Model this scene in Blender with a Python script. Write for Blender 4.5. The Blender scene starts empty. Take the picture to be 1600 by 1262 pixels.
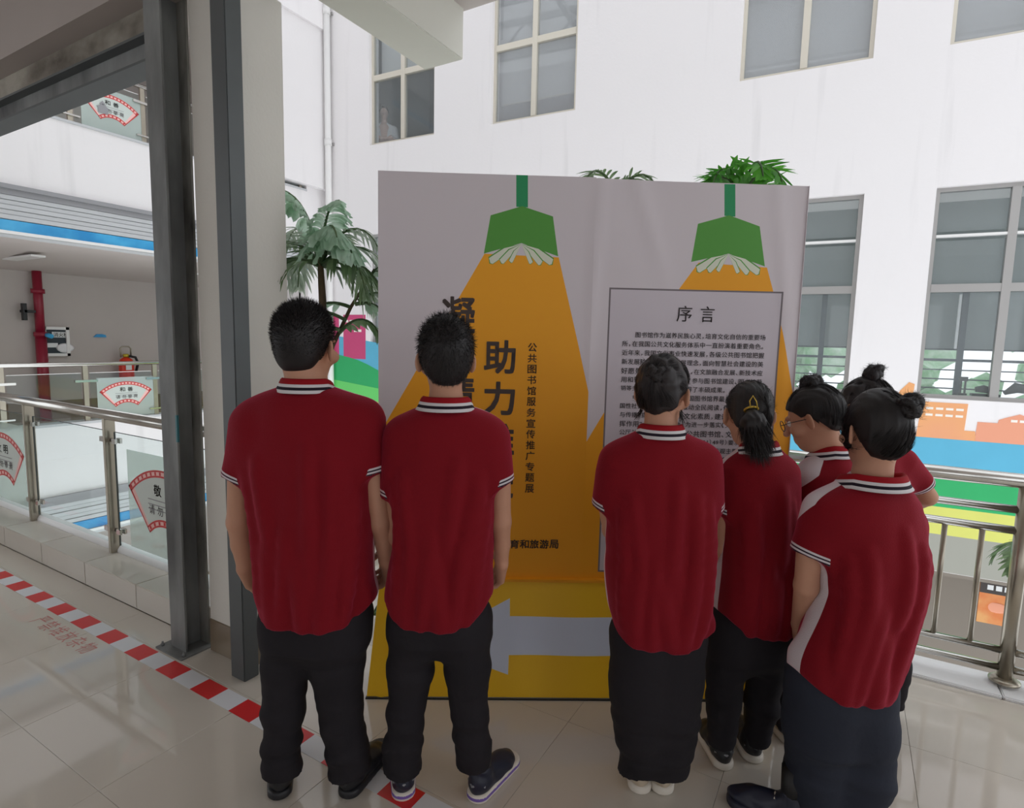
import bpy, bmesh, math, random
import numpy as np
from mathutils import Vector, Matrix
random.seed(7)
SC = bpy.context.scene
COL = SC.collection
# ------------------------------------------------------------ camera
F, YAW, PIT, ROL, H = 899.0, -.5305, .11, .0226, 1.6
_c, _s = math.cos, math.sin
fwd = np.array([_s(YAW)*_c(PIT), _c(YAW)*_c(PIT), -_s(PIT)])
_rt = np.array([_c(YAW), -_s(YAW), 0]); _up = np.cross(_rt, fwd)
r2 = _rt*_c(ROL)+_up*_s(ROL); u2 = -_rt*_s(ROL)+_up*_c(ROL)
O = np.array([0, 0, H]); FH = np.array([_s(YAW), _c(YAW), 0]); RH = _rt.copy()
cam = bpy.data.cameras.new('camera'); co = bpy.data.objects.new('camera', cam); COL.objects.link(co)
cam.sensor_width = 36; cam.lens = F/1600*36; cam.clip_start = .05; cam.clip_end = 200
M = Matrix(((r2[0], u2[0], -fwd[0], 0), (r2[1], u2[1], -fwd[1], 0), (r2[2], u2[2], -fwd[2], H), (0, 0, 0, 1)))
co.matrix_world = M
SC.camera = co
# ------------------------------------------------------------ light
W = bpy.data.worlds.new('sky'); SC.world = W; W.use_nodes = True
bg = W.node_tree.nodes['Background']; bg.inputs[0].default_value = (.93, .96, 1, 1); bg.inputs[1].default_value = 1.0
SC.view_settings.view_transform = 'Standard'; SC.view_settings.look = 'None'
SC.view_settings.exposure = .68; SC.view_settings.gamma = 1
try: SC.view_settings.use_curve_mapping = False
except Exception: pass
# measuring helpers: a point of the photograph carried onto a plane of the room
def ray(x, y): return fwd*F+r2*(x-800)-u2*(y-631)
def PZ(x, y, z=0): d = ray(x, y); return O+d*(z-H)/d[2]
def PX(x, y, v): d = ray(x, y); return O+d*v/d[0]
def PY(x, y, v): d = ray(x, y); return O+d*v/d[1]
def PP(x, y, p, n): d = ray(x, y); return O+d*((np.array(p)-O)@n)/(d@n)
# ------------------------------------------------------------ materials
def lin(c): return tuple((v/255/12.92 if v/255 <= .04045 else ((v/255+.055)/1.055)**2.4) for v in c)
MATS = {}
def mat(name, rgb, rough=.6, metal=0, var=0, scale=4, bump=0, bscale=60, rgb2=None, spec=.5, stretch=None, coat=0, raw=False, detail=4):
    m = bpy.data.materials.new(name); m.use_nodes = True; nt = m.node_tree; N = nt.nodes; L = nt.links
    b = N['Principled BSDF']; c = tuple(rgb) if raw else lin(rgb)
    b.inputs['Base Color'].default_value = (*c, 1); b.inputs['Roughness'].default_value = rough
    b.inputs['Metallic'].default_value = metal; b.inputs['Specular IOR Level'].default_value = spec
    b.inputs['Coat Weight'].default_value = coat
    tc = N.new('ShaderNodeTexCoord'); mp = N.new('ShaderNodeMapping'); L.new(tc.outputs['Object'], mp.inputs[0])
    if stretch: mp.inputs['Scale'].default_value = stretch
    if var or rgb2:
        n = N.new('ShaderNodeTexNoise'); n.inputs['Scale'].default_value = scale; n.inputs['Detail'].default_value = detail
        L.new(mp.outputs[0], n.inputs[0])
        r = N.new('ShaderNodeValToRGB'); r.color_ramp.elements[0].position = .35; r.color_ramp.elements[1].position = .68
        c2 = (tuple(rgb2) if raw else lin(rgb2)) if rgb2 else tuple(v*(1-var) for v in c)
        r.color_ramp.elements[0].color = (*c, 1); r.color_ramp.elements[1].color = (*c2, 1)
        L.new(n.outputs[0], r.inputs[0]); L.new(r.outputs[0], b.inputs['Base Color'])
    if bump:
        n = N.new('ShaderNodeTexNoise'); n.inputs['Scale'].default_value = bscale; L.new(mp.outputs[0], n.inputs[0])
        bp = N.new('ShaderNodeBump'); bp.inputs['Strength'].default_value = bump; bp.inputs['Distance'].default_value = .01
        L.new(n.outputs[0], bp.inputs['Height']); L.new(bp.outputs[0], b.inputs['Normal'])
    MATS[name] = m; return m
def glass(name, tint, refl_ior=1.5, body=0.0, bodycol=(.8, .85, .85)):
    m = bpy.data.materials.new(name); m.use_nodes = True; nt = m.node_tree; N = nt.nodes; L = nt.links
    N.remove(N['Principled BSDF']); out = N['Material Output']
    t = N.new('ShaderNodeBsdfTransparent'); t.inputs[0].default_value = (*tint, 1)
    g = N.new('ShaderNodeBsdfGlossy'); g.inputs['Roughness'].default_value = .01
    f_ = N.new('ShaderNodeFresnel'); f_.inputs[0].default_value = refl_ior
    ge = N.new('ShaderNodeNewGeometry'); iv = N.new('ShaderNodeMath'); iv.operation = 'SUBTRACT'; iv.inputs[0].default_value = 1; L.new(ge.outputs['Backfacing'], iv.inputs[1])
    f = N.new('ShaderNodeMath'); f.operation = 'MULTIPLY'; L.new(f_.outputs[0], f.inputs[0]); L.new(iv.outputs[0], f.inputs[1])
    mx = N.new('ShaderNodeMixShader'); base = t.outputs[0]
    if body:
        d = N.new('ShaderNodeBsdfDiffuse'); d.inputs[0].default_value = (*bodycol, 1)
        m0 = N.new('ShaderNodeMixShader'); m0.inputs[0].default_value = body; L.new(t.outputs[0], m0.inputs[1]); L.new(d.outputs[0], m0.inputs[2]); base = m0.outputs[0]
    L.new(f.outputs[0], mx.inputs[0]); L.new(base, mx.inputs[1]); L.new(g.outputs[0], mx.inputs[2]); L.new(mx.outputs[0], out.inputs[0])
    MATS[name] = m; return m
def wall_mat(name, rgb, streak=.25):
    m = mat(name, rgb, .9, bump=.15, bscale=25, spec=.2); nt = m.node_tree; N = nt.nodes; L = nt.links; b = N['Principled BSDF']
    tc = N.new('ShaderNodeTexCoord'); mp = N.new('ShaderNodeMapping'); mp.inputs['Scale'].default_value = (1.6, 1.6, .12)
    n = N.new('ShaderNodeTexNoise'); n.inputs['Scale'].default_value = 3; n.inputs['Detail'].default_value = 6; L.new(tc.outputs['Object'], mp.inputs[0]); L.new(mp.outputs[0], n.inputs[0])
    r = N.new('ShaderNodeValToRGB'); r.color_ramp.elements[0].position = .58; r.color_ramp.elements[1].position = .85
    c = lin(rgb); r.color_ramp.elements[0].color = (*c, 1); r.color_ramp.elements[1].color = (*[v*(1-streak) for v in c], 1)
    L.new(n.outputs[0], r.inputs[0]); L.new(r.outputs[0], b.inputs['Base Color']); return m
wall_mat('wall_white', (243, 240, 240), .16)
wall_mat('atrium_wall', (240, 237, 237), .14)
mat('plaster', (222, 218, 210), .85, var=.06, scale=2, bump=.1)
mat('ceiling_paint', (205, 196, 192), .9, var=.05, scale=1)
mat('beam_paint', (214, 212, 202), .8, var=.05, scale=2)
mat('stained_concrete', (176, 170, 158), .9, rgb2=(84, 74, 64), scale=2.2, stretch=(1, 1, 1.8), bump=.3)
mat('tile', (208, 200, 188), .05, var=.04, scale=1.2, spec=.7)
mat('grout', (168, 158, 142), .5)
mat('curb_tile', (206, 200, 190), .15, var=.06, scale=2)
mat('curb_lip', (238, 238, 238), .3)
mat('skirt_tile', (134, 120, 102), .25, var=.12, scale=3)
mat('dark_steel', (146, 148, 147), .6, .2, rgb2=(78, 78, 78), scale=3.5, stretch=(1, 1, .35), bump=.15)
mat('blotched_steel', (150, 148, 142), .65, .2, rgb2=(50, 48, 44), scale=6, stretch=(1, 1, .4), bump=.4, bscale=30)
mat('blue_steel', (96, 100, 101), .5, .3, var=.2, scale=2)
mat('stainless', (205, 203, 198), .16, 1.0, var=.08, scale=8)
mat('satin_steel', (178, 170, 155), .3, .9, var=.15, scale=5)
mat('frame_metal', (216, 210, 196), .35, .3)
mat('frame_grey', (172, 170, 168), .4, .4)
mat('frame_dark', (66, 76, 84), .4, .3)
mat('blind', (150, 158, 156), .8, var=.05, scale=3)
mat('room_paint', (218, 217, 215), .9)
mat('slat_grey', (196, 198, 200), .5)
mat('slat_dark', (150, 150, 153), .6)
mat('blue_band', (24, 138, 200), .3, rgb2=(70, 176, 226), scale=3)
mat('white_plastic', (235, 234, 232), .4)
mat('red_pipe', (140, 22, 48), .4)
mat('black', (22, 22, 24), .5)
mat('dark_glass', (40, 50, 58), .4, spec=.3)
mat('orange_red', (214, 52, 26), .35)
mat('brass', (190, 170, 60), .35, .6)
mat('notice_white', (225, 228, 228), .5)
mat('ink', (62, 55, 56), .7)
mat('ink_warm', (74, 62, 58), .7)
mat('red_print', (205, 60, 60), .6)
mat('pink_print', (245, 196, 190), .6)
mat('decal_film', (206, 214, 208), .5)
mat('tape_red', (214, 38, 40), .35)
mat('tape_white', (220, 222, 226), .35)
mat('stencil_red', (196, 128, 122), .5)
mat('cloth_white', (216, 208, 213), .7, bump=.015, bscale=60)
mat('cloth_yellow', (243, 166, 22), .6, bump=.015, bscale=60)
mat('cloth_yellow_base', (247, 194, 20), .5, bump=.02, bscale=60)
mat('board_print', (208, 200, 208), .7)
mat('board_line', (120, 112, 116), .7)
mat('cloth_blue_white', (214, 222, 240), .5)
mat('lamp_green', (84, 156, 62), .6)
mat('cord_green', (36, 146, 92), .6)
mat('page_white', (222, 226, 208), .7)
mat('alu', (170, 170, 172), .4, .8)
mat('pot_black', (34, 34, 36), .6)
mat('soil', (60, 44, 32), .95, bump=.5)
mat('trunk', (120, 98, 74), .9, rgb2=(76, 62, 46), scale=20, stretch=(1, 1, .3), bump=.5)
mat('leaf_dark', (96, 124, 84), .45, rgb2=(136, 158, 118), scale=9)
mat('leaf_pale', (214, 236, 218), .5, rgb2=(172, 206, 178), scale=9)  # leaf colour lifted so it carries the washed-out haze
mat('leaf_bright', (92, 168, 52), .5, rgb2=(60, 128, 44), scale=9)
mat('leaf_grey', (200, 210, 196), .5, rgb2=(150, 166, 146), scale=9)  # haze lifted into this leaf colour too
mat('mural_orange', (240, 176, 112), .85, rgb2=(230, 160, 128), scale=.7)
mat('mural_salmon', (232, 160, 130), .85)
mat('mural_window', (244, 238, 228), .85)
mat('mural_blue', (96, 180, 212), .85, var=.05)
mat('mural_green', (52, 172, 104), .85, var=.05)
mat('mural_green2', (108, 210, 112), .85)
mat('mural_yellow', (212, 214, 112), .85, var=.05)
mat('mural_pink', (200, 76, 122), .85)
mat('lower_wall', (130, 122, 112), .9)
mat('recess_shaded', (196, 188, 183), .9, var=.06, scale=1)  # off-white wall darkened so its colour carries the walkway's shade
mat('foot_band_grey', (158, 158, 148), .9)
mat('edge_beam_shaded', (176, 166, 160), .85, var=.06, scale=2)  # beam colour darkened to hold the shade on its inner face
mat('poster_dark', (56, 48, 44), .5)
mat('poster_orange', (214, 120, 60), .5, rgb2=(220, 160, 96), scale=5)
mat('hedge', (140, 190, 140), .8, rgb2=(215, 235, 215), scale=4, bump=.8)
mat('hair', (32, 28, 29), .5, spec=.4, var=.2, scale=30)
mat('hair_soft', (44, 38, 39), .5, spec=.35, var=.2, scale=30)
mat('skin', (198, 148, 122), .55, var=.06, scale=12, spec=.35)
mat('skin_deep', (176, 124, 100), .55, var=.06, scale=12, spec=.35)
mat('skin_window', (226, 190, 176), .6)
mat('trousers', (41, 38, 42), .85, var=.15, scale=5, bump=.15, bscale=40, spec=.2)
mat('trousers_navy', (44, 48, 60), .8, var=.15, scale=5, bump=.15, bscale=40, spec=.25)
mat('shoe_black', (30, 30, 34), .45)
mat('shoe_navy', (30, 34, 52), .45)
mat('shoe_beige', (198, 182, 160), .6)
mat('sole_white', (226, 218, 206), .6)
mat('sole_purple', (116, 88, 168), .6)
mat('eye_white', (230, 228, 224), .2)
mat('eye_dark', (28, 20, 16), .1)
mat('lip', (168, 96, 88), .5)
mat('white_fabric', (236, 236, 238), .8)
mat('gold', (214, 178, 70), .4, .4)
mat('side_tape', (40, 110, 120), .4)
glass('rail_glass', (.93, .97, .965), 1.45)
glass('window_glass', (.90, .92, .93), 1.7, .30, (.66, .68, .70))  # diffuse grey body stands in for bright hazy reflections
glass('window_glass_low', (.92, .94, .95), 1.5, .12, (.62, .66, .66))  # thinner diffuse body, standing in for a pale veil on the panes
glass('frosted_green', (.86, .93, .90), 1.45, .38, (.78, .86, .83))
mat('edge_dark', (52, 60, 62), .3)
for ln in ('leaf_dark', 'leaf_pale', 'leaf_bright', 'leaf_grey'):   # thin leaves let some light through
    nt = MATS[ln].node_tree; N = nt.nodes; L = nt.links; b = N['Principled BSDF']; t = N.new('ShaderNodeBsdfTranslucent'); m_ = N.new('ShaderNodeMixShader'); m_.inputs[0].default_value = .5
    L.new(b.inputs['Base Color'].links[0].from_socket, t.inputs[0]); L.new(b.outputs[0], m_.inputs[1]); L.new(t.outputs[0], m_.inputs[2]); L.new(m_.outputs[0], N['Material Output'].inputs[0])
# polo fabric: red, with white front yoke, white side panels and striped cuffs picked by attributes
def polo_mat(name, red):
    m = mat(name, red, .85, bump=.2, bscale=260, spec=.25); nt = m.node_tree; N = nt.nodes; L = nt.links; b = N['Principled BSDF']
    b.inputs['Sheen Weight'].default_value = .45; b.inputs['Sheen Roughness'].default_value = .45; b.inputs['Sheen Tint'].default_value = (1, .12, .25, 1)
    def at(n): a = N.new('ShaderNodeAttribute'); a.attribute_name = n; return a.outputs['Fac']
    def gt(s, v, lo=True):
        q = N.new('ShaderNodeMath'); q.operation = 'GREATER_THAN' if lo else 'LESS_THAN'; L.new(s, q.inputs[0]); q.inputs[1].default_value = v; return q.outputs[0]
    def mx(fac, a, col):
        q = N.new('ShaderNodeMix'); q.data_type = 'RGBA'; L.new(fac, q.inputs[0])
        if isinstance(a, tuple): q.inputs[6].default_value = a
        else: L.new(a, q.inputs[6])
        q.inputs[7].default_value = col; return q.outputs[2]
    red4 = (*lin(red), 1); wh = (*lin((214, 208, 212)), 1); bk = (*lin((38, 30, 44)), 1)
    c = mx(gt(at('yoke'), .0), red4, wh)
    c = mx(gt(at('side'), .0), c, wh)
    cf = at('cuff')
    c = mx(gt(cf, .0205, False), c, wh); c = mx(gt(cf, .014, False), c, bk); c = mx(gt(cf, .009, False), c, wh); c = mx(gt(cf, .003, False), c, bk)
    L.new(c, b.inputs['Base Color']); return m
polo_mat('polo', (124, 6, 22))
def stripe_mat(name, red):   # collar: red roll, white / black / white lines at its lower edge
    m = mat(name, red, .8, spec=.25); nt = m.node_tree; N = nt.nodes; L = nt.links; b = N['Principled BSDF']
    a = N.new('ShaderNodeAttribute'); a.attribute_name = 'v'
    r = N.new('ShaderNodeValToRGB'); r.color_ramp.interpolation = 'CONSTANT'; e = r.color_ramp.elements
    wh = (*lin((216, 212, 214)), 1); bk = (*lin((34, 26, 38)), 1); rd = (*lin(red), 1)
    e[0].position = 0; e[0].color = rd; e[1].position = .56; e[1].color = wh
    for p, c in ((.66, bk), (.78, wh)): q = e.new(p); q.color = c
    L.new(a.outputs['Fac'], r.inputs[0]); L.new(r.outputs[0], b.inputs['Base Color']); return m
stripe_mat('collar_fabric', (150, 12, 26))
# ------------------------------------------------------------ object helpers
def tag(o, label=None, cat=None, group=None, kind=None):
    if label: o['label'] = label
    if cat: o['category'] = cat
    if group: o['group'] = group
    if kind: o['kind'] = kind
    return o
def empty(name, loc=(0, 0, 0), rz=0, label=None, cat=None, group=None, kind=None):
    o = bpy.data.objects.new(name, None); COL.objects.link(o); o.location = loc; o.rotation_euler = (0, 0, rz); o.empty_display_size = .1
    return tag(o, label, cat, group, kind)
def link(name, me, mats, parent=None):
    o = bpy.data.objects.new(name, me); COL.objects.link(o)
    for m in ([mats] if isinstance(mats, str) else mats): me.materials.append(MATS[m])
    if parent is not None:
        o.parent = parent; o.matrix_parent_inverse = mat_inv(parent)
    return o
def world_of(o):
    m = Matrix.LocRotScale(o.location, o.rotation_euler, o.scale)
    return (world_of(o.parent) @ o.matrix_parent_inverse @ m) if o.parent else m
def mat_inv(o): return world_of(o).inverted()
def from_bm(name, bm, mats, parent=None, smooth=False):
    me = bpy.data.meshes.new(name); bm.normal_update(); bm.to_mesh(me); bm.free()
    if smooth: me.shade_smooth()
    return link(name, me, mats, parent)
def bx(bm, x0, x1, y0, y1, z0, z1, mi=0, bev=0):
    vs = [bm.verts.new((x, y, z)) for z in (z0, z1) for y in (y0, y1) for x in (x0, x1)]
    fs = [bm.faces.new([vs[i] for i in q]) for q in ((0, 2, 3, 1), (4, 5, 7, 6), (0, 1, 5, 4), (2, 6, 7, 3), (0, 4, 6, 2), (1, 3, 7, 5))]
    for f in fs: f.material_index = mi
    if bev:
        es = list({e for f in fs for e in f.edges}); bmesh.ops.bevel(bm, geom=es, offset=bev, segments=2, affect='EDGES', material=-1)
    return vs
def box(name, x0, x1, y0, y1, z0, z1, m, parent=None, bev=0):
    bm = bmesh.new(); bx(bm, min(x0, x1), max(x0, x1), min(y0, y1), max(y0, y1), min(z0, z1), max(z0, z1), 0, bev); return from_bm(name, bm, m, parent)
def struct(o): o['kind'] = 'structure'; return o
def tube(bm, pts, r, n=12, caps=True, mi=0, sq=None):
    pts = [Vector(p) for p in pts]; rs = r if isinstance(r, (list, tuple)) else [r]*len(pts); rings = []
    t0 = (pts[1]-pts[0]).normalized(); a = t0.orthogonal().normalized()
    for i, p in enumerate(pts):
        t = (pts[min(i+1, len(pts)-1)]-pts[max(i-1, 0)]).normalized(); a = (a-t*a.dot(t)).normalized(); b = t.cross(a)
        rings.append([bm.verts.new(p+(a*math.cos(2*math.pi*k/n)+b*math.sin(2*math.pi*k/n))*rs[i]) for k in range(n)])
    for i in range(len(rings)-1):
        for k in range(n):
            f = bm.faces.new((rings[i][k], rings[i][(k+1) % n], rings[i+1][(k+1) % n], rings[i+1][k])); f.material_index = mi; f.smooth = True
    if caps:
        f = bm.faces.new(rings[0][::-1]); f.material_index = mi; f = bm.faces.new(rings[-1]); f.material_index = mi
def tubo(name, pts, r, m, parent=None, n=12):
    bm = bmesh.new(); tube(bm, pts, r, n); return from_bm(name, bm, m, parent)
def lathe(bm, prof, c, n=24, mi=0):
    rings = [[bm.verts.new((c[0]+r*math.cos(2*math.pi*k/n), c[1]+r*math.sin(2*math.pi*k/n), c[2]+z)) for k in range(n)] for r, z in prof]
    for i in range(len(rings)-1):
        for k in range(n):
            f = bm.faces.new((rings[i][k], rings[i][(k+1) % n], rings[i+1][(k+1) % n], rings[i+1][k])); f.smooth = True; f.material_index = mi
    bm.faces.new(rings[0][::-1]).material_index = mi; bm.faces.new(rings[-1]).material_index = mi
def prism(bm, pts2, fn, t0, t1, mi=0):   # pts2 polygon extruded between depths t0..t1, fn(u,v,t)->point
    a = [bm.verts.new(fn(u, v, t0)) for u, v in pts2]; b = [bm.verts.new(fn(u, v, t1)) for u, v in pts2]; n = len(a)
    fs = [bm.faces.new(a), bm.faces.new(b[::-1])]+[bm.faces.new((a[i], b[i], b[(i+1) % n], a[(i+1) % n])) for i in range(n)]
    for f in fs: f.material_index = mi
def text_mesh(txt, bold=0, res=3):
    cu = bpy.data.curves.new('t', 'FONT'); cu.body = txt; cu.size = 1; cu.resolution_u = res; cu.offset = bold
    ob = bpy.data.objects.new('t', cu); COL.objects.link(ob)
    dg = bpy.context.evaluated_depsgraph_get(); me = bpy.data.meshes.new_from_object(ob.evaluated_get(dg))
    bpy.data.objects.remove(ob); bpy.data.curves.remove(cu)
    v = np.empty(len(me.vertices)*3); me.vertices.foreach_get('co', v); v = v.reshape(-1, 3)
    polys = [tuple(p.vertices) for p in me.polygons]; bpy.data.meshes.remove(me); return v, polys
class Print:            # lettering gathered into one mesh; fn(u,v)->point
    def __init__(s): s.v = []; s.f = []
    def add(s, txt, u0, v0, u1, v1, fn, bold=0, em=True):   # fit into rectangle
        v, p = text_mesh(txt, 0)
        if not len(v): return
        if em: a, b = v.min(0), v.max(0)
        w = max(b[0]-a[0], 1e-6); h = max(b[1]-a[1], 1e-6); o = sum(len(x) for x in s.v)
        e = (v1-v0)*bold
        for k, (dx, dy) in enumerate([(0, 0)] if not e else [(0, 0), (e, e), (-e, e), (e, -e), (-e, -e), (0, e*1.2), (0, -e*1.2)]):
            q = np.array([fn(dx+u0+(x-a[0])/w*(u1-u0), dy+v0+(y-a[1])/h*(v1-v0)) for x, y, _ in v])
            s.v.append(q); s.f += [tuple(i+o for i in f) for f in p]; o += len(q)
    def build(s, name, m, parent):
        me = bpy.data.meshes.new(name); me.from_pydata(np.concatenate(s.v).tolist(), [], s.f); me.update(); return link(name, me, m, parent)
# ============================================================ ROOM
SX0, SX1, SY0 = -8.5, 4.5, -4.0
floor = struct(empty('floor'))
bm = bmesh.new(); bx(bm, SX0, SX1, SY0, 1.94, -.38, -.010); bx(bm, -2.9, SX1, 1.94, 3.55, -.38, -.010)
from_bm('floor_slab', bm, 'grout', floor)
_tc = {}
def floor_tile(x0, x1, y0, y1):
    w, d = round(x1-x0, 3), round(y1-y0, 3)
    if (w, d) not in _tc:
        b = bmesh.new(); g = .0006
        bx(b, -w/2+g, w/2-g, -d/2+g, d/2-g, -.010, 0); me = bpy.data.meshes.new('floor_tile')
        top = [e for e in b.edges if all(abs(v.co.z) < 1e-6 for v in e.verts)]
        bmesh.ops.bevel(b, geom=top, offset=.0009, segments=1, affect='EDGES')
        b.normal_update(); b.to_mesh(me); b.free(); me.materials.append(MATS['tile']); _tc[(w, d)] = me
    o = bpy.data.objects.new('floor_tile', _tc[(w, d)]); COL.objects.link(o); o.location = ((x0+x1)/2, (y0+y1)/2, 0); o.parent = floor
xs = [-.30+.62*k for k in range(-13, 6)]; ys = [.88+.61*k for k in range(-4, 5)]
for i in range(len(xs)-1):
    for j in range(len(ys)-1):
        x0, x1, y0, y1 = xs[i], xs[i+1], ys[j], ys[j+1]
        if x1 <= -2.7: y1 = min(y1, 1.66)
        elif y0 > 1.6 and x1 < -2.3: x0 = max(x0, -2.38)
        if y0 >= 1.66 and x1 <= -2.7: continue
        if x1-x0 < .03 or y1-y0 < .03: continue
        floor_tile(x0, x1, y0, y1)
# raised lip along the open edge on the right, made of short tiles
lip = struct(empty('trim_1'))
for k in range(8):
    x0 = -2.38+k*.62
    box('edge_tile', x0+.002, x0+.618, 3.325, 3.55, -.01, .014, 'curb_lip', lip, .006)
# curb on the left
curb = struct(empty('trim_2'))
for k in range(10):
    x1 = -2.86-k*.61
    if x1 < SX0+.3: break
    box('curb_tile', x1-.608, x1, 1.66, 1.90, 0.0, .148, 'curb_tile', curb, .004)
tubo('curb_lip', [(SX0, 1.90, .15), (-2.75, 1.90, .15)], .042, 'curb_lip', curb, 16)
# ceiling, beams
ceil = struct(empty('ceiling'))
box('ceiling_panel', SX0, -2.0, SY0, 1.49, 3.6, 3.9, 'ceiling_paint', ceil)
box('ceiling_panel', -2.0, SX1, SY0, 2.74, 3.38, 3.9, 'ceiling_paint', ceil)
b = box('ceiling_beam', SX0, -2.24, 1.49, 1.86, 3.12, 3.9, 'edge_beam_shaded'); tag(b, 'painted concrete edge beam running over the left railing and pillar', 'beam')
b = box('cantilever_beam', -2.22, -1.955, SY0, 2.72, 3.12, 3.5, 'beam_paint', None, .004); tag(b, 'pale painted beam end jutting out overhead towards the tall windows', 'beam')
b = box('upper_infill', SX0, -2.90, 1.60, 1.66, 2.967, 3.12, 'stained_concrete'); tag(b, 'soot stained plaster strip above the grey steel lintel', 'plaster')
# horizontal steel lintel (I beam)
lt = empty('steel_lintel', (-5.6, 1.6, 2.84), 0, 'long grey steel beam spanning above the left glass railing', 'beam')
box('flange', SX0, -2.90, 1.545, 1.66, 2.84, 2.852, 'blue_steel', lt); box('flange', SX0, -2.90, 1.545, 1.66, 2.955, 2.967, 'blue_steel', lt); box('web', SX0, -2.90, 1.592, 1.602, 2.852, 2.955, 'dark_steel', lt)
# steel H column with base plate
hc = empty('steel_column', (-2.83, 1.6, 0), 0, 'weathered grey steel H column with bolted base plate beside the white pillar', 'column')
box('flange', -2.895, -2.765, 1.540, 1.549, .008, 3.12, 'dark_steel', hc); box('flange', -2.895, -2.755, 1.652, 1.662, .008, 3.12, 'blotched_steel', hc)
box('web', -2.836, -2.828, 1.549, 1.652, .008, 3.12, 'dark_steel', hc)
bp_ = box('base_plate', -2.95, -2.72, 1.49, 1.66, 0, .008, 'dark_steel', hc)
for sx in (-2.93, -2.74):
    b = bmesh.new(); lathe(b, [(.009, .008), (.009, .02), (.005, .022), (.005, .03)], (sx, 1.515, 0), 6); from_bm('bolt', b, 'dark_steel', bp_)
b = bmesh.new(); bx(b, -2.757, -2.745, 1.53, 1.54, 1.08, 1.21); tag(from_bm('lever_switch', b, 'side_tape', hc))
# second steel bar in front of the pillar
sb = box('steel_post', -2.405, -2.305, 1.545, 1.622, 0, 3.12, 'blue_steel', None, .004); tag(sb, 'square dark steel post standing against the front of the white pillar', 'post')
# pillar
pl = empty('concrete_pillar', (-2.54, 1.75, 0), 0, 'white plastered pillar with a brown tiled foot between the steel posts', 'pillar')
box('shaft', -2.695, -2.385, 1.632, 1.885, .17, 3.12, 'plaster', pl)
box('skirting_tile', -2.70, -2.380, 1.627, 1.89, 0, .17, 'skirt_tile', pl, .003)
# corridor rear, out of view; openings between piers added to let fill light in
wr = struct(empty('wall_rear'))
box('wall_panel', SX0, SX1, SY0-.2, SY0, 0, 1.0, 'wall_white', wr); box('wall_panel', SX0, SX1, SY0-.2, SY0, 2.9, 3.9, 'wall_white', wr)
for k in range(7): x = SX0+2.0*k; box('wall_pier', x, x+1.15, SY0-.2, SY0, 1.0, 2.9, 'wall_white', wr)
we = struct(empty('wall_right'))  # unseen end wall, opened up to add light from the right
box('wall_panel', SX1, SX1+.2, SY0, 3.55, 0, .9, 'wall_white', we); box('wall_panel', SX1, SX1+.2, SY0, 3.55, 3.2, 3.9, 'wall_white', we); box('wall_pier', SX1, SX1+.2, -1.4, -1.0, .9, 3.2, 'wall_white', we)
# upper storey fascias over the balcony
uf = struct(empty('wall_front'))
box('fascia', SX0, -2.24, 1.70, 1.86, 3.9, 5.1, 'wall_white', uf); box('fascia', -2.24, 5.6, 2.58, 2.74, 3.9, 5.1, 'wall_white', uf)
box('fascia', SX0, -2.24, 1.70, 1.86, 7.4, 8.6, 'wall_white', uf); box('fascia', -2.24, 5.6, 2.58, 2.74, 7.4, 8.6, 'wall_white', uf)
box('recess_wall', SX0, 5.6, -.6, -.4, 3.9, 8.6, 'wall_white', uf)
# ------------------------------------------------------------ back wall across the atrium (turned slightly)
WY = .054; Wd = np.array([_c(WY), _s(WY), 0]); Wn = np.array([-_s(WY), _c(WY), 0]); W0 = np.array([-2, 8, 0.])
def wp(s, z, t=0): return tuple(W0+Wd*s+Wn*t+np.array([0, 0, z]))
def wbox(bm, s0, s1, t0, t1, z0, z1, mi=0):
    vs = [bm.verts.new(wp(s, z, t)) for z in (z0, z1) for t in (t0, t1) for s in (s0, s1)]
    for q in ((0, 2, 3, 1), (4, 5, 7, 6), (0, 1, 5, 4), (2, 6, 7, 3), (0, 4, 6, 2), (1, 3, 7, 5)): bm.faces.new([vs[i] for i in q]).material_index = mi
def wb(name, s0, s1, t0, t1, z0, z1, m, parent=None):
    b = bmesh.new(); wbox(b, s0, s1, t0, t1, z0, z1); return from_bm(name, b, m, parent)
S0, S1 = -6.56, 8.0
cols = [(-5.515, -4.16), (-3.09, -1.70), (-.67, .10), (.545, 1.985), (2.68, 4.12), (5.2, 6.6)]
colU = [(-5.515, -4.16), (-3.09, -1.70), (.51, 1.955), (2.67, 4.12), (5.2, 6.6)]
bw = bmesh.new(); TOP = 9.2
def wallrow(z0, z1, openings, zo0, zo1):
    wbox(bw, S0, S1, 0, .24, z0, zo0); wbox(bw, S0, S1, 0, .24, zo1, z1); e = S0
    for a, b_ in openings: wbox(bw, e, a, 0, .24, zo0, zo1); e = b_
    wbox(bw, e, S1, 0, .24, zo0, zo1)
colL = [c for c in cols if c != (-.67, .10)]
wallrow(-.98, 4.4, colL, 1.045, 3.41); wallrow(4.4, TOP, colU, 4.915, 7.35)
bwo = struct(from_bm('wall_back', bw, 'atrium_wall'))
lw = struct(wb('wall_lower', S0, S1, .9, 1.0, -4.6, -.98, 'lower_wall')); struct(wb('trim_3', S0, S1, 0, .95, -1.02, -.98, 'lower_wall'))
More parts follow.
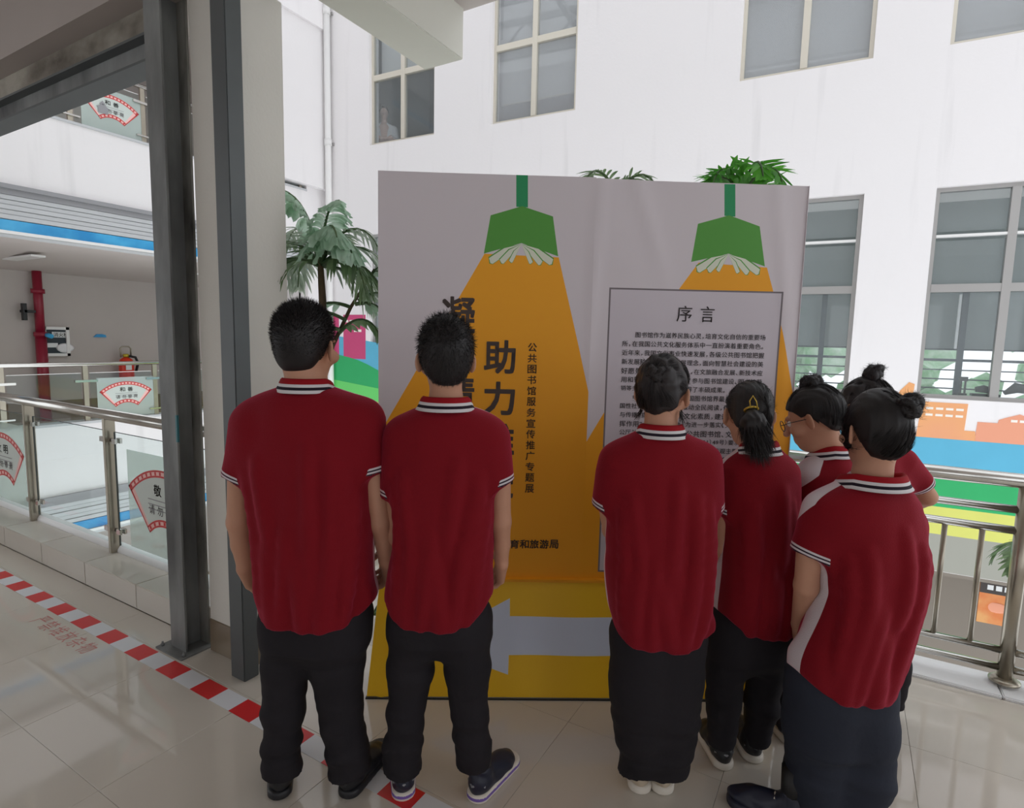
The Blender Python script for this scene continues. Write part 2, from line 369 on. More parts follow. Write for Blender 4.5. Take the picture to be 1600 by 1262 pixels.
# rooms behind the windows
rm = struct(empty('wall_inner'))
for z0, z1 in ((.2, 3.75), (4.45, 7.9)):
    wb('room_floor', S0, S1, .24, 3.2, z0-.1, z0, 'room_paint', rm); wb('room_ceiling', S0, S1, .24, 3.2, z1, z1+.1, 'room_paint', rm)
wb('room_wall', S0, S1, 3.2, 3.3, 4.4, 7.9, 'room_paint', rm)
wb('room_wall', S0, S1, 3.2, 3.3, 2.5, 3.8, 'room_paint', rm); wb('room_wall', S0, S1, 3.2, 3.3, .2, .75, 'room_paint', rm)
wb('room_wall', S0-.1, S0, .24, 3.2, .2, 7.9, 'room_paint', rm); wb('room_wall', S1, S1+.1, .24, 3.2, .2, 7.9, 'room_paint', rm)
nwin = [0]
def window(s0, s1, z0, z1, lower):
    nwin[0] += 1; w = struct(empty('window_%d' % nwin[0])); fm = 'frame_metal' if not lower else 'frame_grey'; f = .045; t0, t1 = .06, .13
    b = bmesh.new(); wbox(b, s0, s0+f, t0, t1, z0, z1); wbox(b, s1-f, s1, t0, t1, z0, z1); wbox(b, s0+f, s1-f, t0, t1, z1-f, z1); wbox(b, s0+f, s1-f, t0, t1, z0, z0+f)
    from_bm('window_frame', b, fm, w); m = (s0+s1)/2
    trs = [2.30, 2.88] if lower else [6.03]
    wb('mullion', m-.04, m+.04, t0-.012, t1, z0+f, z1-f, fm, w)
    for i, zt in enumerate(trs):
        h = .045 if (lower and i == 0) or not lower else .014
        for a, b_ in ((s0+f, m-.04), (m+.04, s1-f)): wb('transom', a, b_, t0-.006, t1, zt-h, zt+h, fm if h > .02 else 'white_plastic', w)
    zs = [z0+f]+trs+[z1-f]
    for i in range(len(zs)-1):
        for a, b_ in ((s0+f, m-.04), (m+.04, s1-f)): wb('pane', a, b_, .09, .094, zs[i]+(.05 if i else 0), zs[i+1]-.05*(i < len(zs)-2), 'window_glass_low' if lower or s0 < -5 else 'window_glass', w)
    if not lower: return w
    return w
for a, b_ in colL: window(a, b_, 1.045, 3.41, True)
for a, b_ in colU: window(a, b_, 4.915, 7.35, False)
# blinds, inner sashes and guard bars behind the lower windows
lw_lab = {0: 'behind the atrium window nearest the corner pipe', 1: 'behind the window hidden mostly by the exhibition board', 2: 'behind the lower window beside the board', 3: 'behind the lower window above the orange painted houses', 4: 'behind the lower window beyond the right railing post'}
for i, (a, b_) in enumerate(colL):
    if i in (1, 4): continue
    e = empty('roller_blind', wp((a+b_)/2, 2.2, .5), WY, 'grey roller blind pulled two thirds down '+lw_lab[i], 'blind', 'grey roller blinds')
    wb('blind_fabric', a+.02, b_-.02, .50, .506, 1.62 if i != 0 else 1.2, 3.34, 'blind', e)
    bb = bmesh.new(); wbox(bb, a+.02, b_-.02, .49, .515, 1.60 if i != 0 else 1.18, 1.62 if i != 0 else 1.2); from_bm('bottom_rail', bb, 'frame_dark', e)
    g = empty('inner_window', wp((a+b_)/2, 1.05, .36), WY, 'dark sliding inner sash with horizontal guard bars '+lw_lab[i], 'window frame', 'inner sashes')
    for q in (.30, .78): wb('stile', a+(b_-a)*q-.03, a+(b_-a)*q+.03, .33, .38, 1.05, 2.28, 'frame_dark', g)
    wb('light_strip', a+(b_-a)*.30-.065, a+(b_-a)*.30-.04, .33, .36, 1.62, 2.25, 'white_plastic', g)
    wb('cross_rail', a, b_, .335, .375, 1.47, 1.50, 'frame_dark', g)
    for k in range(3): wb('guard_bar', a, b_, .40, .412, 1.14+.11*k, 1.155+.11*k, 'frame_dark', g)
for i, (a, b_) in enumerate(colU[:4]):
    e = empty('roller_blind', wp((a+b_)/2, 6.6, .3), WY, 'pale roller blind behind the upper window '+['with the standing person', 'over the left lamp print', 'above the gap right of the board', 'at the top right corner'][i], 'blind', 'upper blinds')
    wb('blind_fabric', a+.02, b_-.02, .30, .306, [6.12, 5.30, 5.0, 5.0][i], 7.3, 'room_paint', e); wb('bottom_rail', a+.02, b_-.02, .29, .316, [6.10, 5.28, 4.98, 4.98][i], [6.12, 5.30, 5.0, 5.0][i], 'frame_metal', e)
# things on the inner sill of the window above the painted houses
c = wp(3.16, 1.09, .22)
e = empty('desk_fan', c, 0, 'small dark desk object on the sill of the window above orange houses', 'fan')
b = bmesh.new(); wbox(b, 3.10, 3.18, .16, .24, 1.09, 1.11); wbox(b, 3.115, 3.13, .18, .21, 1.11, 1.25); wbox(b, 3.155, 3.17, .18, .21, 1.11, 1.25); wbox(b, 3.10, 3.18, .17, .22, 1.25, 1.30); from_bm('body', b, 'black', e)
b = bmesh.new(); tube(b, [wp(3.26, 1.16, .2), wp(3.33, 1.17, .2), wp(3.42, 1.15, .2)], [.03, .045, .035], 12); wbox(b, 3.22, 3.48, .14, .24, 1.09, 1.115)
tag(from_bm('black_bag', b, 'black'), 'dark rolled bag lying on the sill of the window above orange houses', 'bag')
b = bmesh.new(); tube(b, [wp(3.52, 1.13, .2), wp(3.62, 1.2, .2), wp(3.75, 1.18, .22), wp(3.9, 1.1, .2)], [.02, .06, .05, .03], 12)
tag(from_bm('cloth_bundle', b, 'pot_black'), 'crumpled dark cloth heaped on the sill beside the rolled bag', 'cloth')
# greenery seen through the far windows
b = bmesh.new()
for k in range(260):
    s = random.uniform(S0, S1+2); z = random.uniform(-.3, 2.4); bmesh.ops.create_icosphere(b, subdivisions=1, radius=random.uniform(.25, .5), matrix=Matrix.Translation(wp(s, z, 6.5+random.uniform(-.4, .4))))
tag(from_bm('hedge', b, 'hedge'), 'sunlit green foliage outside the far windows', 'hedge', None, 'stuff')
# roof trusses over the atrium, mirrored in the upper windows
rt_ = struct(empty('trim_4'))
for k, y in enumerate((1.2, 3.6, 6.0)):
    box('roof_beam', -8.5, 6.5, y-.07, y+.07, 9.25, 9.5, 'frame_grey', rt_); box('roof_beam', -8.5, 6.5, y-.05, y+.05, 10.1, 10.25, 'frame_grey', rt_)
    for j in range(10): x = -8.3+1.5*j; tubo('roof_strut', [(x, y, 9.4), (x+.75, y, 10.15)], .04, 'frame_grey', rt_, 8); tubo('roof_strut', [(x+.75, y, 10.15), (x+1.5, y, 9.4)], .04, 'frame_grey', rt_, 8)
for x in (-6, -2.5, 1, 4.5): box('roof_purlin', x-.06, x+.06, 0, 7.8, 9.5, 9.65, 'frame_grey', rt_)
# ------------------------------------------------------------ mural
mu = empty('wall_mural', wp(0, 0, -.01), WY, 'painted skyline mural of orange houses, blue, green and yellow bands under the windows', 'mural')
def paint(name, pts, m, t=-.004):
    b = bmesh.new(); prism(b, pts, lambda u, v, q: wp(u, v, q), t, -.0005); return from_bm(name, b, m, mu)
R0 = -1.0
paint('grey_band', [(-6.5, -.535), (S1, -.535), (S1, -.975), (-6.5, -.975)], 'foot_band_grey')  # plain grey strip from the yellow band down to the wall foot
paint('blue_band', [(R0, .59), (S1, .59), (S1, .15), (R0, .15)], 'mural_blue')
paint('green_band', [(R0, .15), (S1, .15), (S1, -.21), (R0, -.21)], 'mural_green')
paint('yellow_band', [(R0, -.21), (S1, -.21), (S1, -.535), (R0, -.535)], 'mural_yellow')
def house(pts, m='mural_orange'): return paint('painted_house', pts, m, -.006)
house([(.4, .59), (.4, .72), (2.62, .72), (2.62, .66), (2.7, .66), (2.7, .59)], 'mural_salmon')
house([(2.40, .72), (2.52, 1.12), (2.53, 1.13), (2.60, 1.22), (2.655, 1.20), (2.625, .72)])
h2 = house([(2.715, .59), (2.745, 1.003), (3.17, 1.003), (3.16, .70), (3.26, .70), (3.27, .59)])
for r_ in range(2):
    for k in range(4): b = bmesh.new(); u = 2.785+.094*k; v = .945-.075*r_; prism(b, [(u, v-.026), (u+.068, v-.026), (u+.068, v), (u, v)], lambda u, v, q: wp(u, v, q), -.009, -.006); from_bm('painted_window', b, 'mural_window', h2)
h3 = house([(3.262, .59), (3.272, .808), (3.45, .809), (3.455, .845), (3.51, .872), (3.63, .92), (3.74, .885), (3.83, .84), (3.9, .81), (4.2, .81), (4.2, .59)], 'mural_salmon')
for k in range(3): b = bmesh.new(); u = 3.56+.075*k; prism(b, [(u, .83), (u+.055, .83), (u+.055, .858), (u, .858)], lambda u, v, q: wp(u, v, q), -.009, -.006); from_bm('painted_window', b, 'mural_window', h3)
house([(4.4, .59), (4.4, 1.0), (5.0, 1.0), (5.0, .59)])
# left half of the mural: pink houses, blue sky edge, rolling green and yellow hills
def hill(z):
    return lambda u: z+.10*math.sin((u+6.6)*1.1)
def band(name, lo, hi, m, t, a=-6.5, b_=R0):
    n = 24; us = [a+(b_-a)*k/n for k in range(n+1)]
    bmx = bmesh.new()
    for k in range(n): prism(bmx, [(us[k], lo(us[k])), (us[k+1], lo(us[k+1])), (us[k+1], hi(us[k+1])), (us[k], hi(us[k]))], lambda u, v, q: wp(u, v, q), t, -.0005)
    from_bm(name, bmx, m, mu)
band('painted_sky', lambda u: .9, lambda u: 1.62-.10*(u+6.5)**1.2, 'mural_blue', -.003, -6.5, -4.2)
band('green_hill', lambda u: .62-.02*(u+6), lambda u: 1.32-.28*min(u+6.5, 1.6)+.05*math.sin(u*3), 'mural_green', -.005)
band('light_hill', lambda u: .38-.02*(u+6), lambda u: .80-.10*min(u+6.5, 3), 'mural_green2', -.007)
band('yellow_hill', lambda u: -.535, lambda u: .55-.12*min(u+6.5, 4)+.04*math.sin(u*2.2), 'mural_yellow', -.009)
p1 = paint('pink_house', [(-6.16, 1.2), (-6.16, 2.0), (-5.63, 2.0), (-5.63, 1.2)], 'mural_pink', -.0045)
for k in range(4): b = bmesh.new(); u = -6.10+.095*k; prism(b, [(u, 1.86), (u+.065, 1.86), (u+.065, 1.905), (u, 1.905)], lambda u, v, q: wp(u, v, q), -.009, -.0045); from_bm('painted_window', b, 'mural_window', p1)
for k in range(2): b = bmesh.new(); u = -5.90+.1*k; prism(b, [(u, 1.69), (u+.075, 1.69), (u+.075, 1.735), (u, 1.735)], lambda u, v, q: wp(u, v, q), -.009, -.0045); from_bm('painted_window', b, 'mural_window', p1)
paint('pink_house', [(-6.5, 1.2), (-6.5, 1.98), (-6.27, 1.98), (-6.27, 1.2)], 'mural_pink', -.0045)
# lower poster seen through the right railing
def lowp(x, y): w = PP(x, y, W0+Wn*.88, Wn); return (float((w-W0)@Wd), float(w[2]))
(a0, z1), (a1, _q) = lowp(1533, 905), lowp(1592, 912); _q, z0 = lowp(1575, 980); _q, zm = lowp(1535, 925)
po = empty('wall_poster', wp(a0, z0, .88), WY, 'small dark and orange food poster on the lower wall seen through the railing', 'poster')
wb('poster_board', a0, a1, .885, .9, z0, z1, 'poster_orange', po)
hd = wb('header_strip', a0, a1, .878, .885, zm, z1, 'poster_dark', po)
for k in range(3): wb('printed_mark', a0+.07+.085*k, a0+.13+.085*k, .872, .878, zm+.05, z1-.05, 'notice_white', hd)
wb('poster_picture', a0+.05, a1-.05, .878, .885, z0+.10, z0+.32, 'poster_dark', po) if False else None
b = bmesh.new(); bmesh.ops.create_uvsphere(b, u_segments=16, v_segments=8, radius=.12, matrix=Matrix.Translation(wp((a0+a1)/2, z0+.22, .883)) @ Matrix.Diagonal((1, .03, .55, 1))); from_bm('printed_dish', b, 'mural_salmon', po, True)
# downpipe in the corner with brackets
dp = empty('downpipe', wp(-6.42, -1, -.09), 0, 'white drain pipe running up the corner of the atrium wall', 'pipe')
tubo('pipe', [wp(-6.40, -.9, -.09), wp(-6.40, 8.8, -.09)], .055, 'white_plastic', dp, 16)
for z in (1.2, 2.9, 5.0, 7.2): tubo('coupling', [wp(-6.40, z, -.09), wp(-6.40, z+.11, -.09)], .066, 'white_plastic', dp, 16); wb('pipe_bracket', -6.47, -6.33, -.03, 0, z+.02, z+.06, 'frame_grey', dp)
# ------------------------------------------------------------ walkway across on the left (wall_left), three storeys alike
XL = -8.6; YA, YB = -1.0, 7.25
wl = struct(empty('wall_left'))
def lb(name, x0, x1, y0, y1, z0, z1, m, parent=wl, bev=0): return box(name, x0, x1, y0, y1, z0, z1, m, parent, bev)
for st in (-1, 0, 1):
    s = 3.77*st
    lb('fascia', XL-.2, XL, YA, YB, 3.24+s, 4.18+s, 'atrium_wall')
    lb('cap_strip', XL-.2, XL+.02, YA, YB, 4.16+s, 4.19+s, 'slat_grey')
    lb('housing_strip', XL-.16, XL+.05, YA, YB, 3.22+s, 3.27+s, 'slat_dark'); lb('housing_strip', XL-.15, XL+.01, YA, YB, 3.155+s, 3.22+s, 'slat_dark')
    for k in range(5): z1 = 3.153-.056*k+s; lb('shutter_slat', XL-.13, XL+.0-.012*(k % 2), YA, YB, z1-.052, z1, 'slat_grey', wl, .004)
    lb('blue_valance', XL-.12, XL-.005, YA, YB, 2.745+s, 2.868+s, 'blue_band')
    lb('light_strip', XL-.12, XL+.02, YA, YB, 2.705+s, 2.742+s, 'white_plastic'); lb('light_strip', XL-.12, XL+.0, YA, YB, 2.665+s, 2.703+s, 'slat_grey')
    b = bmesh.new(); vs = [b.verts.new(p) for p in ((XL-.02, YA, 2.66+s), (XL-.02, YB, 2.66+s), (-11.2, YB, 2.50+s), (-11.2, YA, 2.50+s))]; b.faces.new(vs); vs2 = [b.verts.new(v.co+Vector((0, 0, .06))) for v in vs]; b.faces.new(vs2[::-1])
    for i in range(4): b.faces.new((vs[i], vs2[i], vs2[(i+1) % 4], vs[(i+1) % 4]))
    from_bm('soffit', b, 'ceiling_paint', wl)
    lb('walkway_floor', -11.2, XL-.21, YA, YB, .05+s, .15+s, 'tile'); lb('recess_wall', -11.35, -11.2, YA, YB, .05+s, 2.6+s, 'recess_shaded')
    lb('skirting', -11.2, -11.185, YA, YB, .15+s, .45+s, 'skirt_tile')
    lb('end_wall', -11.2, -8.8, YB, YB+.1, .05+s, 2.7+s, 'wall_white')
    for k, (yy) in enumerate((1.3, 3.4, 5.5)):
        if st == 0: lt_ = lb('ceiling_light', -10.2, -9.3, yy, yy+.16, 2.55, 2.575, 'white_plastic', None); tag(lt_, ['unlit flat ceiling lamp under the far walkway, nearest the left edge', 'unlit flat ceiling lamp under the far walkway above the hydrant box', 'unlit flat ceiling lamp under the far walkway nearest the corner'][k], 'lamp', 'walkway ceiling lamps')
lb('fascia', XL-.2, XL, YA, YB, 7.95, 9.2, 'atrium_wall')
lb('corner_wall', XL-.25, XL, YB, 7.75, -4.6, 9.2, 'atrium_wall'); lb('corner_wall', XL-.3, XL+.12, 5.9, YB, 4.25, 9.2, 'atrium_wall'); lb('corner_wall', XL, XL+.12, YB, 7.75, 4.25, 9.2, 'atrium_wall')
lb('fascia_cornice', XL+.12, XL+.17, 5.9, 7.7, 6.95, 9.2, 'wall_white')
# red fire pipe
fp = empty('fire_pipe', (-11.05, 4.0, .1), 0, 'dark red fire main running up the far wall beside the hydrant box', 'pipe')
def RW(x, y): return PX(x, y, -11.1)
pa = RW(52, 420); pb = RW(62, 520); pc = RW(66, 610)
tubo('pipe', [(-11.07, pb[1], .15), (-11.07, pb[1], pb[2])], .075, 'red_pipe', fp, 14); tubo('pipe', [(-11.07, pb[1], pb[2]), (-11.07, pb[1], 2.52)], .062, 'red_pipe', fp, 14)
for z in (pb[2]-.02, 2.2): tubo('coupling', [(-11.07, pb[1], z-.035), (-11.07, pb[1], z+.035)], .09, 'red_pipe', fp, 14)
b = bmesh.new(); bx(b, -11.2, -11.02, pb[1]-.20, pb[1]-.06, 1.86, 1.90); bx(b, -11.1, -11.02, pb[1]-.22, pb[1]-.17, 1.74, 2.0); from_bm('clamp', b, 'black', fp)
b = bmesh.new(); tube(b, [(-11.0, pb[1]+.05, pb[2]-.03), (-10.9, pb[1]+.08, pb[2]-.05)], .035, 12); tag(from_bm('valve_handle', b, 'blue_band', fp), 'blue valve handle')
# hydrant box
q0 = RW(66, 510); q1 = RW(108, 556); Y0, Y1, Z0, Z1 = q0[1], q1[1]+.02, q1[2], q0[2]
hb = empty('hydrant_box', (-11.15, (Y0+Y1)/2, Z0), 0, 'white framed fire hydrant box with dark glass door on the far wall', 'hydrant box')
bm = bmesh.new(); g = .045
for a in ((Y0, Y0+g, Z0, Z1), (Y1-g, Y1, Z0, Z1), (Y0, Y1, Z0, Z0+g), (Y0, Y1, Z1-g, Z1)): bx(bm, -11.2, -11.09, *a)
from_bm('box_frame', bm, 'white_plastic', hb); box('door_pane', -11.14, -11.12, Y0+g, Y1-g, Z0+g, Z1-g, 'dark_glass', hb)
n1 = box('notice', -11.12, -11.115, Y0+.13, Y0+.37, Z1-.17, Z1-.08, 'notice_white', hb)
pt = Print(); pt.add('消火栓', Y0+.15, Z1-.16, Y0+.35, Z1-.09, lambda u, v: (-11.113, u, v), .01); pt.build('lettering', 'ink', n1)
box('notice', -11.12, -11.115, Y0+.03, Y0+.20, Z1-.33, Z1-.26, 'notice_white', hb)
b = bmesh.new(); bmesh.ops.create_icosphere(b, subdivisions=2, radius=.1, matrix=Matrix.Translation((-11.115, Y0+.30, Z0+.13)) @ Matrix.Diagonal((.15, 1.3, .8, 1))); from_bm('hose_coil', b, 'white_fabric', hb, True)
# blue sign
q = RW(160, 525); b = bmesh.new()
prism(b, [(q[1]-.10, q[2]-.02), (q[1]+.10, q[2]-.02), (q[1]+.09, q[2]+.02), (q[1]+.03, q[2]+.035), (q[1]-.05, q[2]+.03)], lambda u, v, t: (t, u, v), -11.2, -11.18)
tag(from_bm('wall_sign', b, 'blue_band'), 'tiny blue arrow sign on the wall between hydrant box and extinguisher', 'sign')
# fire extinguisher
q = RW(190, 560); ey, ex = q[1], -10.95; zt = RW(190, 541)[2]; zb = RW(190, 600)[2]
fe = empty('fire_extinguisher', (ex, ey, zb), 0, 'red fire extinguisher with looped hose hanging on the far wall', 'extinguisher')
b = bmesh.new(); hh = (zt-zb)*.72; lathe(b, [(.10, 0), (.115, .02), (.115, hh*.80), (.09, hh*.93), (.04, hh)], (ex, ey, zb), 20); from_bm('cylinder', b, 'orange_red', fe)
b = bmesh.new(); lathe(b, [(.035, hh), (.05, hh+.01), (.05, hh+.05), (.03, hh+.06)], (ex, ey, zb), 12); from_bm('valve', b, 'brass', fe)
tubo('carry_handle', [(ex, ey-.08, zb+hh), (ex, ey-.085, zt-.03), (ex, ey-.05, zt), (ex, ey+.05, zt), (ex, ey+.085, zt-.03), (ex, ey+.08, zb+hh)], .014, 'satin_steel', fe, 8)
tubo('hose', [(ex+.04, ey+.03, zb+hh+.02), (ex+.05, ey+.13, zb+hh), (ex+.05, ey+.17, zb+hh-.1), (ex+.03, ey+.14, zb+hh-.25)], .022, 'black', fe, 10)
box('paper_label', ex+.1, ex+.117, ey-.06, ey+.03, zb+hh*.55, zb+hh*.85, 'notice_white', fe)
# ------------------------------------------------------------ fan decals
def fan_decal(fn, cu, cz, Ro, Ri, ha, words, parent, tvec):
    """fn(u,v,t) maps the panel; t grows towards the viewer"""
    def arc(R, a0, a1, n=20): return [(cu+R*math.sin(a0+(a1-a0)*k/n), cz+R*math.cos(a0+(a1-a0)*k/n)) for k in range(n+1)]
    def ring(b, R1, R2, a0, a1, t, n=20, mi=0):
        A, B = arc(R1, a0, a1, n), arc(R2, a0, a1, n)
        va = [b.verts.new(fn(u, v, t)) for u, v in A]; vb = [b.verts.new(fn(u, v, t)) for u, v in B]
        for k in range(n): b.faces.new((va[k], va[k+1], vb[k+1], vb[k])).material_index = mi
    w = .045; b = bmesh.new(); lw_ = .011
    ring(b, Ro, Ro-w, -ha, ha, tvec, mi=1); ring(b, Ri+w, Ri, -ha, ha, tvec, mi=1)
    e = w/Ro; ring(b, Ro, Ri, -ha, -ha+e*1.2, tvec*1.02, 2, 1); ring(b, Ro, Ri, ha-e*1.2, ha, tvec*1.02, 2, 1)
    for R in (Ro, Ro-w+lw_, Ri+w, Ri+lw_): ring(b, R, R-lw_, -ha, ha, tvec*1.6, mi=0)
    for a in (-ha, ha-lw_/Ro*1.3): ring(b, Ro, Ri, a, a+lw_/Ro*1.6, tvec*1.6, 2, 0)
    for k in range(16):
        a = -ha+(k+.5)*2*ha/16; ring(b, Ro-.012, Ro-w+.012, a-.012, a+.02, tvec*2.0, 2, 0)
    for k in range(7):
        a = -ha+(k+.5)*2*ha/7; ring(b, Ri+w-.012, Ri+.012, a-.03, a+.05, tvec*2.0, 2, 0)
    from_bm('fan_border', b, ['red_print', 'pink_print'], parent)
    b = bmesh.new(); ring(b, Ro-w, Ri+w, -ha+e, ha-e, tvec*.8); from_bm('fan_field', b, 'decal_film', parent)
    f2 = lambda u, v: fn(u, v, tvec*2.2)
    p = Print(); s = Ro/.6
    p.add(words[0], cu-.10*s, cz+Ro-.165*s, cu-.02*s, cz+Ro-.095*s, f2, .01); p.add(words[1], cu+.02*s, cz+Ro-.165*s, cu+.10*s, cz+Ro-.095*s, f2, .01)
    for k in range(4): p.add(words[2][k], cu-.16*s+.09*s*k, cz+Ri+.065*s, cu-.16*s+.09*s*k+.06*s, cz+Ri+.125*s, f2, 0)
    p.build('lettering', 'ink', parent)
    b = bmesh.new()
    for k in range(3): z = cz+Ro-.19*s-.03*s*k; vs = [b.verts.new(fn(u, v, tvec*2.2)) for u, v in ((cu-.17*s, z), (cu+.17*s, z), (cu+.17*s, z-.006*s), (cu-.17*s, z-.006*s))]; b.faces.new(vs)
    from_bm('printed_lines', b, 'red_print' if False else 'slat_dark', parent)
def bars(b, p0, p1, w, d): pass
# near glass railing on the left
YG = 1.862
gr = empty('glass_railing', (-5.2, 1.86, .148), 0, 'near glass railing with polished steel handrail on the tiled kerb', 'railing')
tubo('handrail', [(SX0, 1.845, 1.075), (-2.72, 1.845, 1.065)], .034, 'stainless', gr, 20)
posts = [-2.92, -4.11, -5.30, -6.49, -7.68]
for x in posts:
    p = box('post', x-.016, x+.016, 1.822, 1.886, .148, 1.045, 'satin_steel', gr, .003)
    for z in (.30, .90):
        b = bmesh.new(); tube(b, [(x+.016, YG, z), (x+.075, YG, z)], .014, 10); bx(b, x+.055, x+.10, YG-.022, YG-.008, z-.016, z+.016); bx(b, x+.055, x+.10, YG+.008, YG+.022, z-.016, z+.016); from_bm('glass_clamp', b, 'stainless', p)
        b = bmesh.new(); tube(b, [(x-.075, YG, z), (x-.016, YG, z)], .014, 10); bx(b, x-.10, x-.055, YG-.022, YG-.008, z-.016, z+.016); from_bm('glass_clamp', b, 'stainless', p)
for k in range(len(posts)-1):
    x1, x0 = posts[k]-.055, posts[k+1]+.055
    g = box('glass_pane', x0, x1, YG-.004, YG+.004, .20, .955, 'rail_glass', gr)
    b = bmesh.new(); bx(b, x0-.004, x0, YG-.005, YG+.005, .20, .955); bx(b, x1, x1+.004, YG-.005, YG+.005, .20, .955); bx(b, x0, x1, YG-.004, YG+.004, .955, .958); from_bm('pane_edge', b, 'edge_dark', g)
for cx, words in ((-3.49, ('敬', '业', '请勿攀爬')), (-5.80, ('文', '明', '请勿攀爬'))):
    dc = box('frosted_board', cx-.40, cx+.40, 1.848, 1.851, .235, .865, 'frosted_green', None)
    tag(dc, 'frosted board with red bordered fan notice on the near railing '+('beside the steel column' if cx > -4 else 'at the picture edge'), 'notice')
    fan_decal(lambda u, v, t: (u, 1.848-t, v), cx, .18, .60, .25, math.radians(41), words, dc, .001)
# far railings along the walkways
for st in (0, 1):
    s = 3.77*st; XG = XL-.06
    fr = empty('glass_railing', (XG, 3, .39+s), 0, ('far glass railing along the opposite walkway at this level' if st == 0 else 'upper glass railing seen above the white fascia under the lintel'), 'railing', 'opposite walkway railings')
    tubo('handrail', [(XG, YA, 1.165+s), (XG, YB-.05, 1.165+s)], .028, 'stainless', fr, 14)
    py = [2.79+.875*k for k in range(-3, 6)]
    for y in py:
        p = box('post', XG-.02, XG+.01, y-.028, y+.028, .39+s, 1.14+s, 'satin_steel', fr)
        b = bmesh.new(); bx(b, XG+.0, XG+.035, y-.13, y+.13, .93+s, .96+s); from_bm('glass_clamp', b, 'stainless', p)
        b = bmesh.new(); bx(b, XG+.0, XG+.035, y-.10, y+.10, .50+s, .52+s); from_bm('glass_clamp', b, 'stainless', p)
        g = box('glass_pane', XG-.006, XG+.0, y+.05, y+.825, .41+s, 1.045+s, 'rail_glass', fr)
        box('pane_edge', XG-.007, XG+.001, y+.05, y+.825, 1.045+s, 1.052+s, 'white_plastic', g)
    dc = box('frosted_board', XG+.002, XG+.006, 3.79, 4.52, .43+s, .975+s, 'frosted_green', None)
    tag(dc, ('frosted panel with red fan notice on the far railing below the extinguisher' if st == 0 else 'frosted panel with red fan notice on the upper railing beneath the lintel'), 'notice')
    fan_decal(lambda u, v, t: (XG+.006+t, u, v), 4.15, .415+s, .50, .21, math.radians(42), ('和', '善', '请勿攀爬'), dc, .0015)
# pavilion print on the upper fan
b = bmesh.new(); XG = XL-.06+.012
for pts in ([(3.98, 4.42), (4.10, 4.42), (4.10, 4.49), (3.98, 4.49)], [(3.96, 4.49), (4.12, 4.49), (4.04, 4.54)], [(4.0, 4.53), (4.08, 4.53), (4.04, 4.58)]): prism(b, pts, lambda u, v, t: (t, u, v), XG, XG+.002)
tag(from_bm('printed_pavilion', b, 'slat_dark', dc))
# ------------------------------------------------------------ steel railing on the right
YR = 3.46
rr = empty('steel_railing', (-.8, YR, 0), 0, 'round tube stainless railing along the open edge on the right', 'railing')
XR = .745
tubo('handrail', [(-2.42, YR, 1.005), (2.2, YR, 1.005)], .034, 'stainless', rr, 20)
tubo('rail', [(-2.42, YR, .868), (XR, YR, .868)], .019, 'stainless', rr, 14); tubo('rail', [(-2.42, YR, .768), (XR, YR, .768)], .019, 'stainless', rr, 14)
tubo('rail', [(-2.42, YR, .178), (XR, YR, .178)], .017, 'stainless', rr, 14); tubo('rail', [(-2.42, YR, .092), (XR, YR, .092)], .017, 'stainless', rr, 14)
k = 0
while XR-.145*(k+1) > -2.3:
    x = XR-.145*(k+1); tubo('baluster', [(x, YR, .178), (x, YR, .768)], .0125, 'satin_steel', rr, 10); k += 1
for x in (XR, -1.1):
    p = tubo('post', [(x, YR, .03), (x, YR, 1.0)], .031, 'satin_steel', rr, 20)
    b = bmesh.new(); lathe(b, [(.062, .028), (.062, .036), (.050, .044), (.034, .050)], (x, YR, 0), 24); from_bm('post_flange', b, 'satin_steel', p)
for z in (.868, .768, .178, .092): tubo('rail', [(XR, YR, z), (2.2, YR, z)], .018, 'stainless', rr, 12)
for k in range(9): x = XR+.145*(k+1); tubo('baluster', [(x, YR, .178), (x, YR, .768)], .0125, 'satin_steel', rr, 10)
# ------------------------------------------------------------ floor tape and floor lettering
bm = bmesh.new(); x = -6.6; i = 0
while x < -.95:
    vs = [bm.verts.new((a, b_, z)) for z in (.0004, .0012) for a, b_ in ((x, 1.383), (x+.1425, 1.383), (x+.1425, 1.477), (x, 1.477))]
    for q in ((4, 5, 6, 7), (3, 2, 1, 0), (0, 1, 5, 4), (1, 2, 6, 5), (2, 3, 7, 6), (3, 0, 4, 7)): bm.faces.new([vs[j] for j in q]).material_index = i % 2
    x += .1425; i += 1
tag(from_bm('floor_tape', bm, ['tape_white', 'tape_red']), 'red and white checked warning tape stuck across the glossy floor tiles', 'tape')
p = Print(); t0 = -3.80
for k, ch in enumerate('严禁堆放杂物'): p.add(ch, t0+.105*k, 1.262, t0+.105*k+.085, 1.352, lambda u, v: (u, v, .0006), 0)
fl = p.build('floor_lettering', 'stencil_red', None); tag(fl, 'faded red stencilled Chinese no-piling warning on the floor by the tape', 'lettering')
# ============================================================ EXHIBITION BOARD
Ba = PZ(573, 1090); Bb = PZ(1218, 1095); Bd = (Bb-Ba)/np.linalg.norm(Bb-Ba); Bn = np.array([-Bd[1], Bd[0], 0]); Bp = Ba+Bn*.10
def BU(x, y): w = PP(x, y, Bp, Bn); return (float((w-Ba)@Bd), float(w[2]))
def wrinkle(u, z):
    w = 0.0
    w += .007*math.exp(-((u-.955-.02*(z-1.3))/.022)**2)*(0.4+.6*math.sin(z*2.2+.5)**2)
    if u > .965:
        t = u-.965
        w += .005*math.sin(9*t+2.2*z)*math.sin(2.1*z+t*2)*max(0, (z-1.2)/1.1)
        w += .006*math.exp(-((t-.18-.35*(2.25-z))/.03)**2)*max(0, min(1, (z-1.75)*3))
        w += .006*math.exp(-((t-.80+.05*math.sin(z*3))/.03)**2)
    else: w += .0025*math.sin(5*u+1.3*z)
    return w
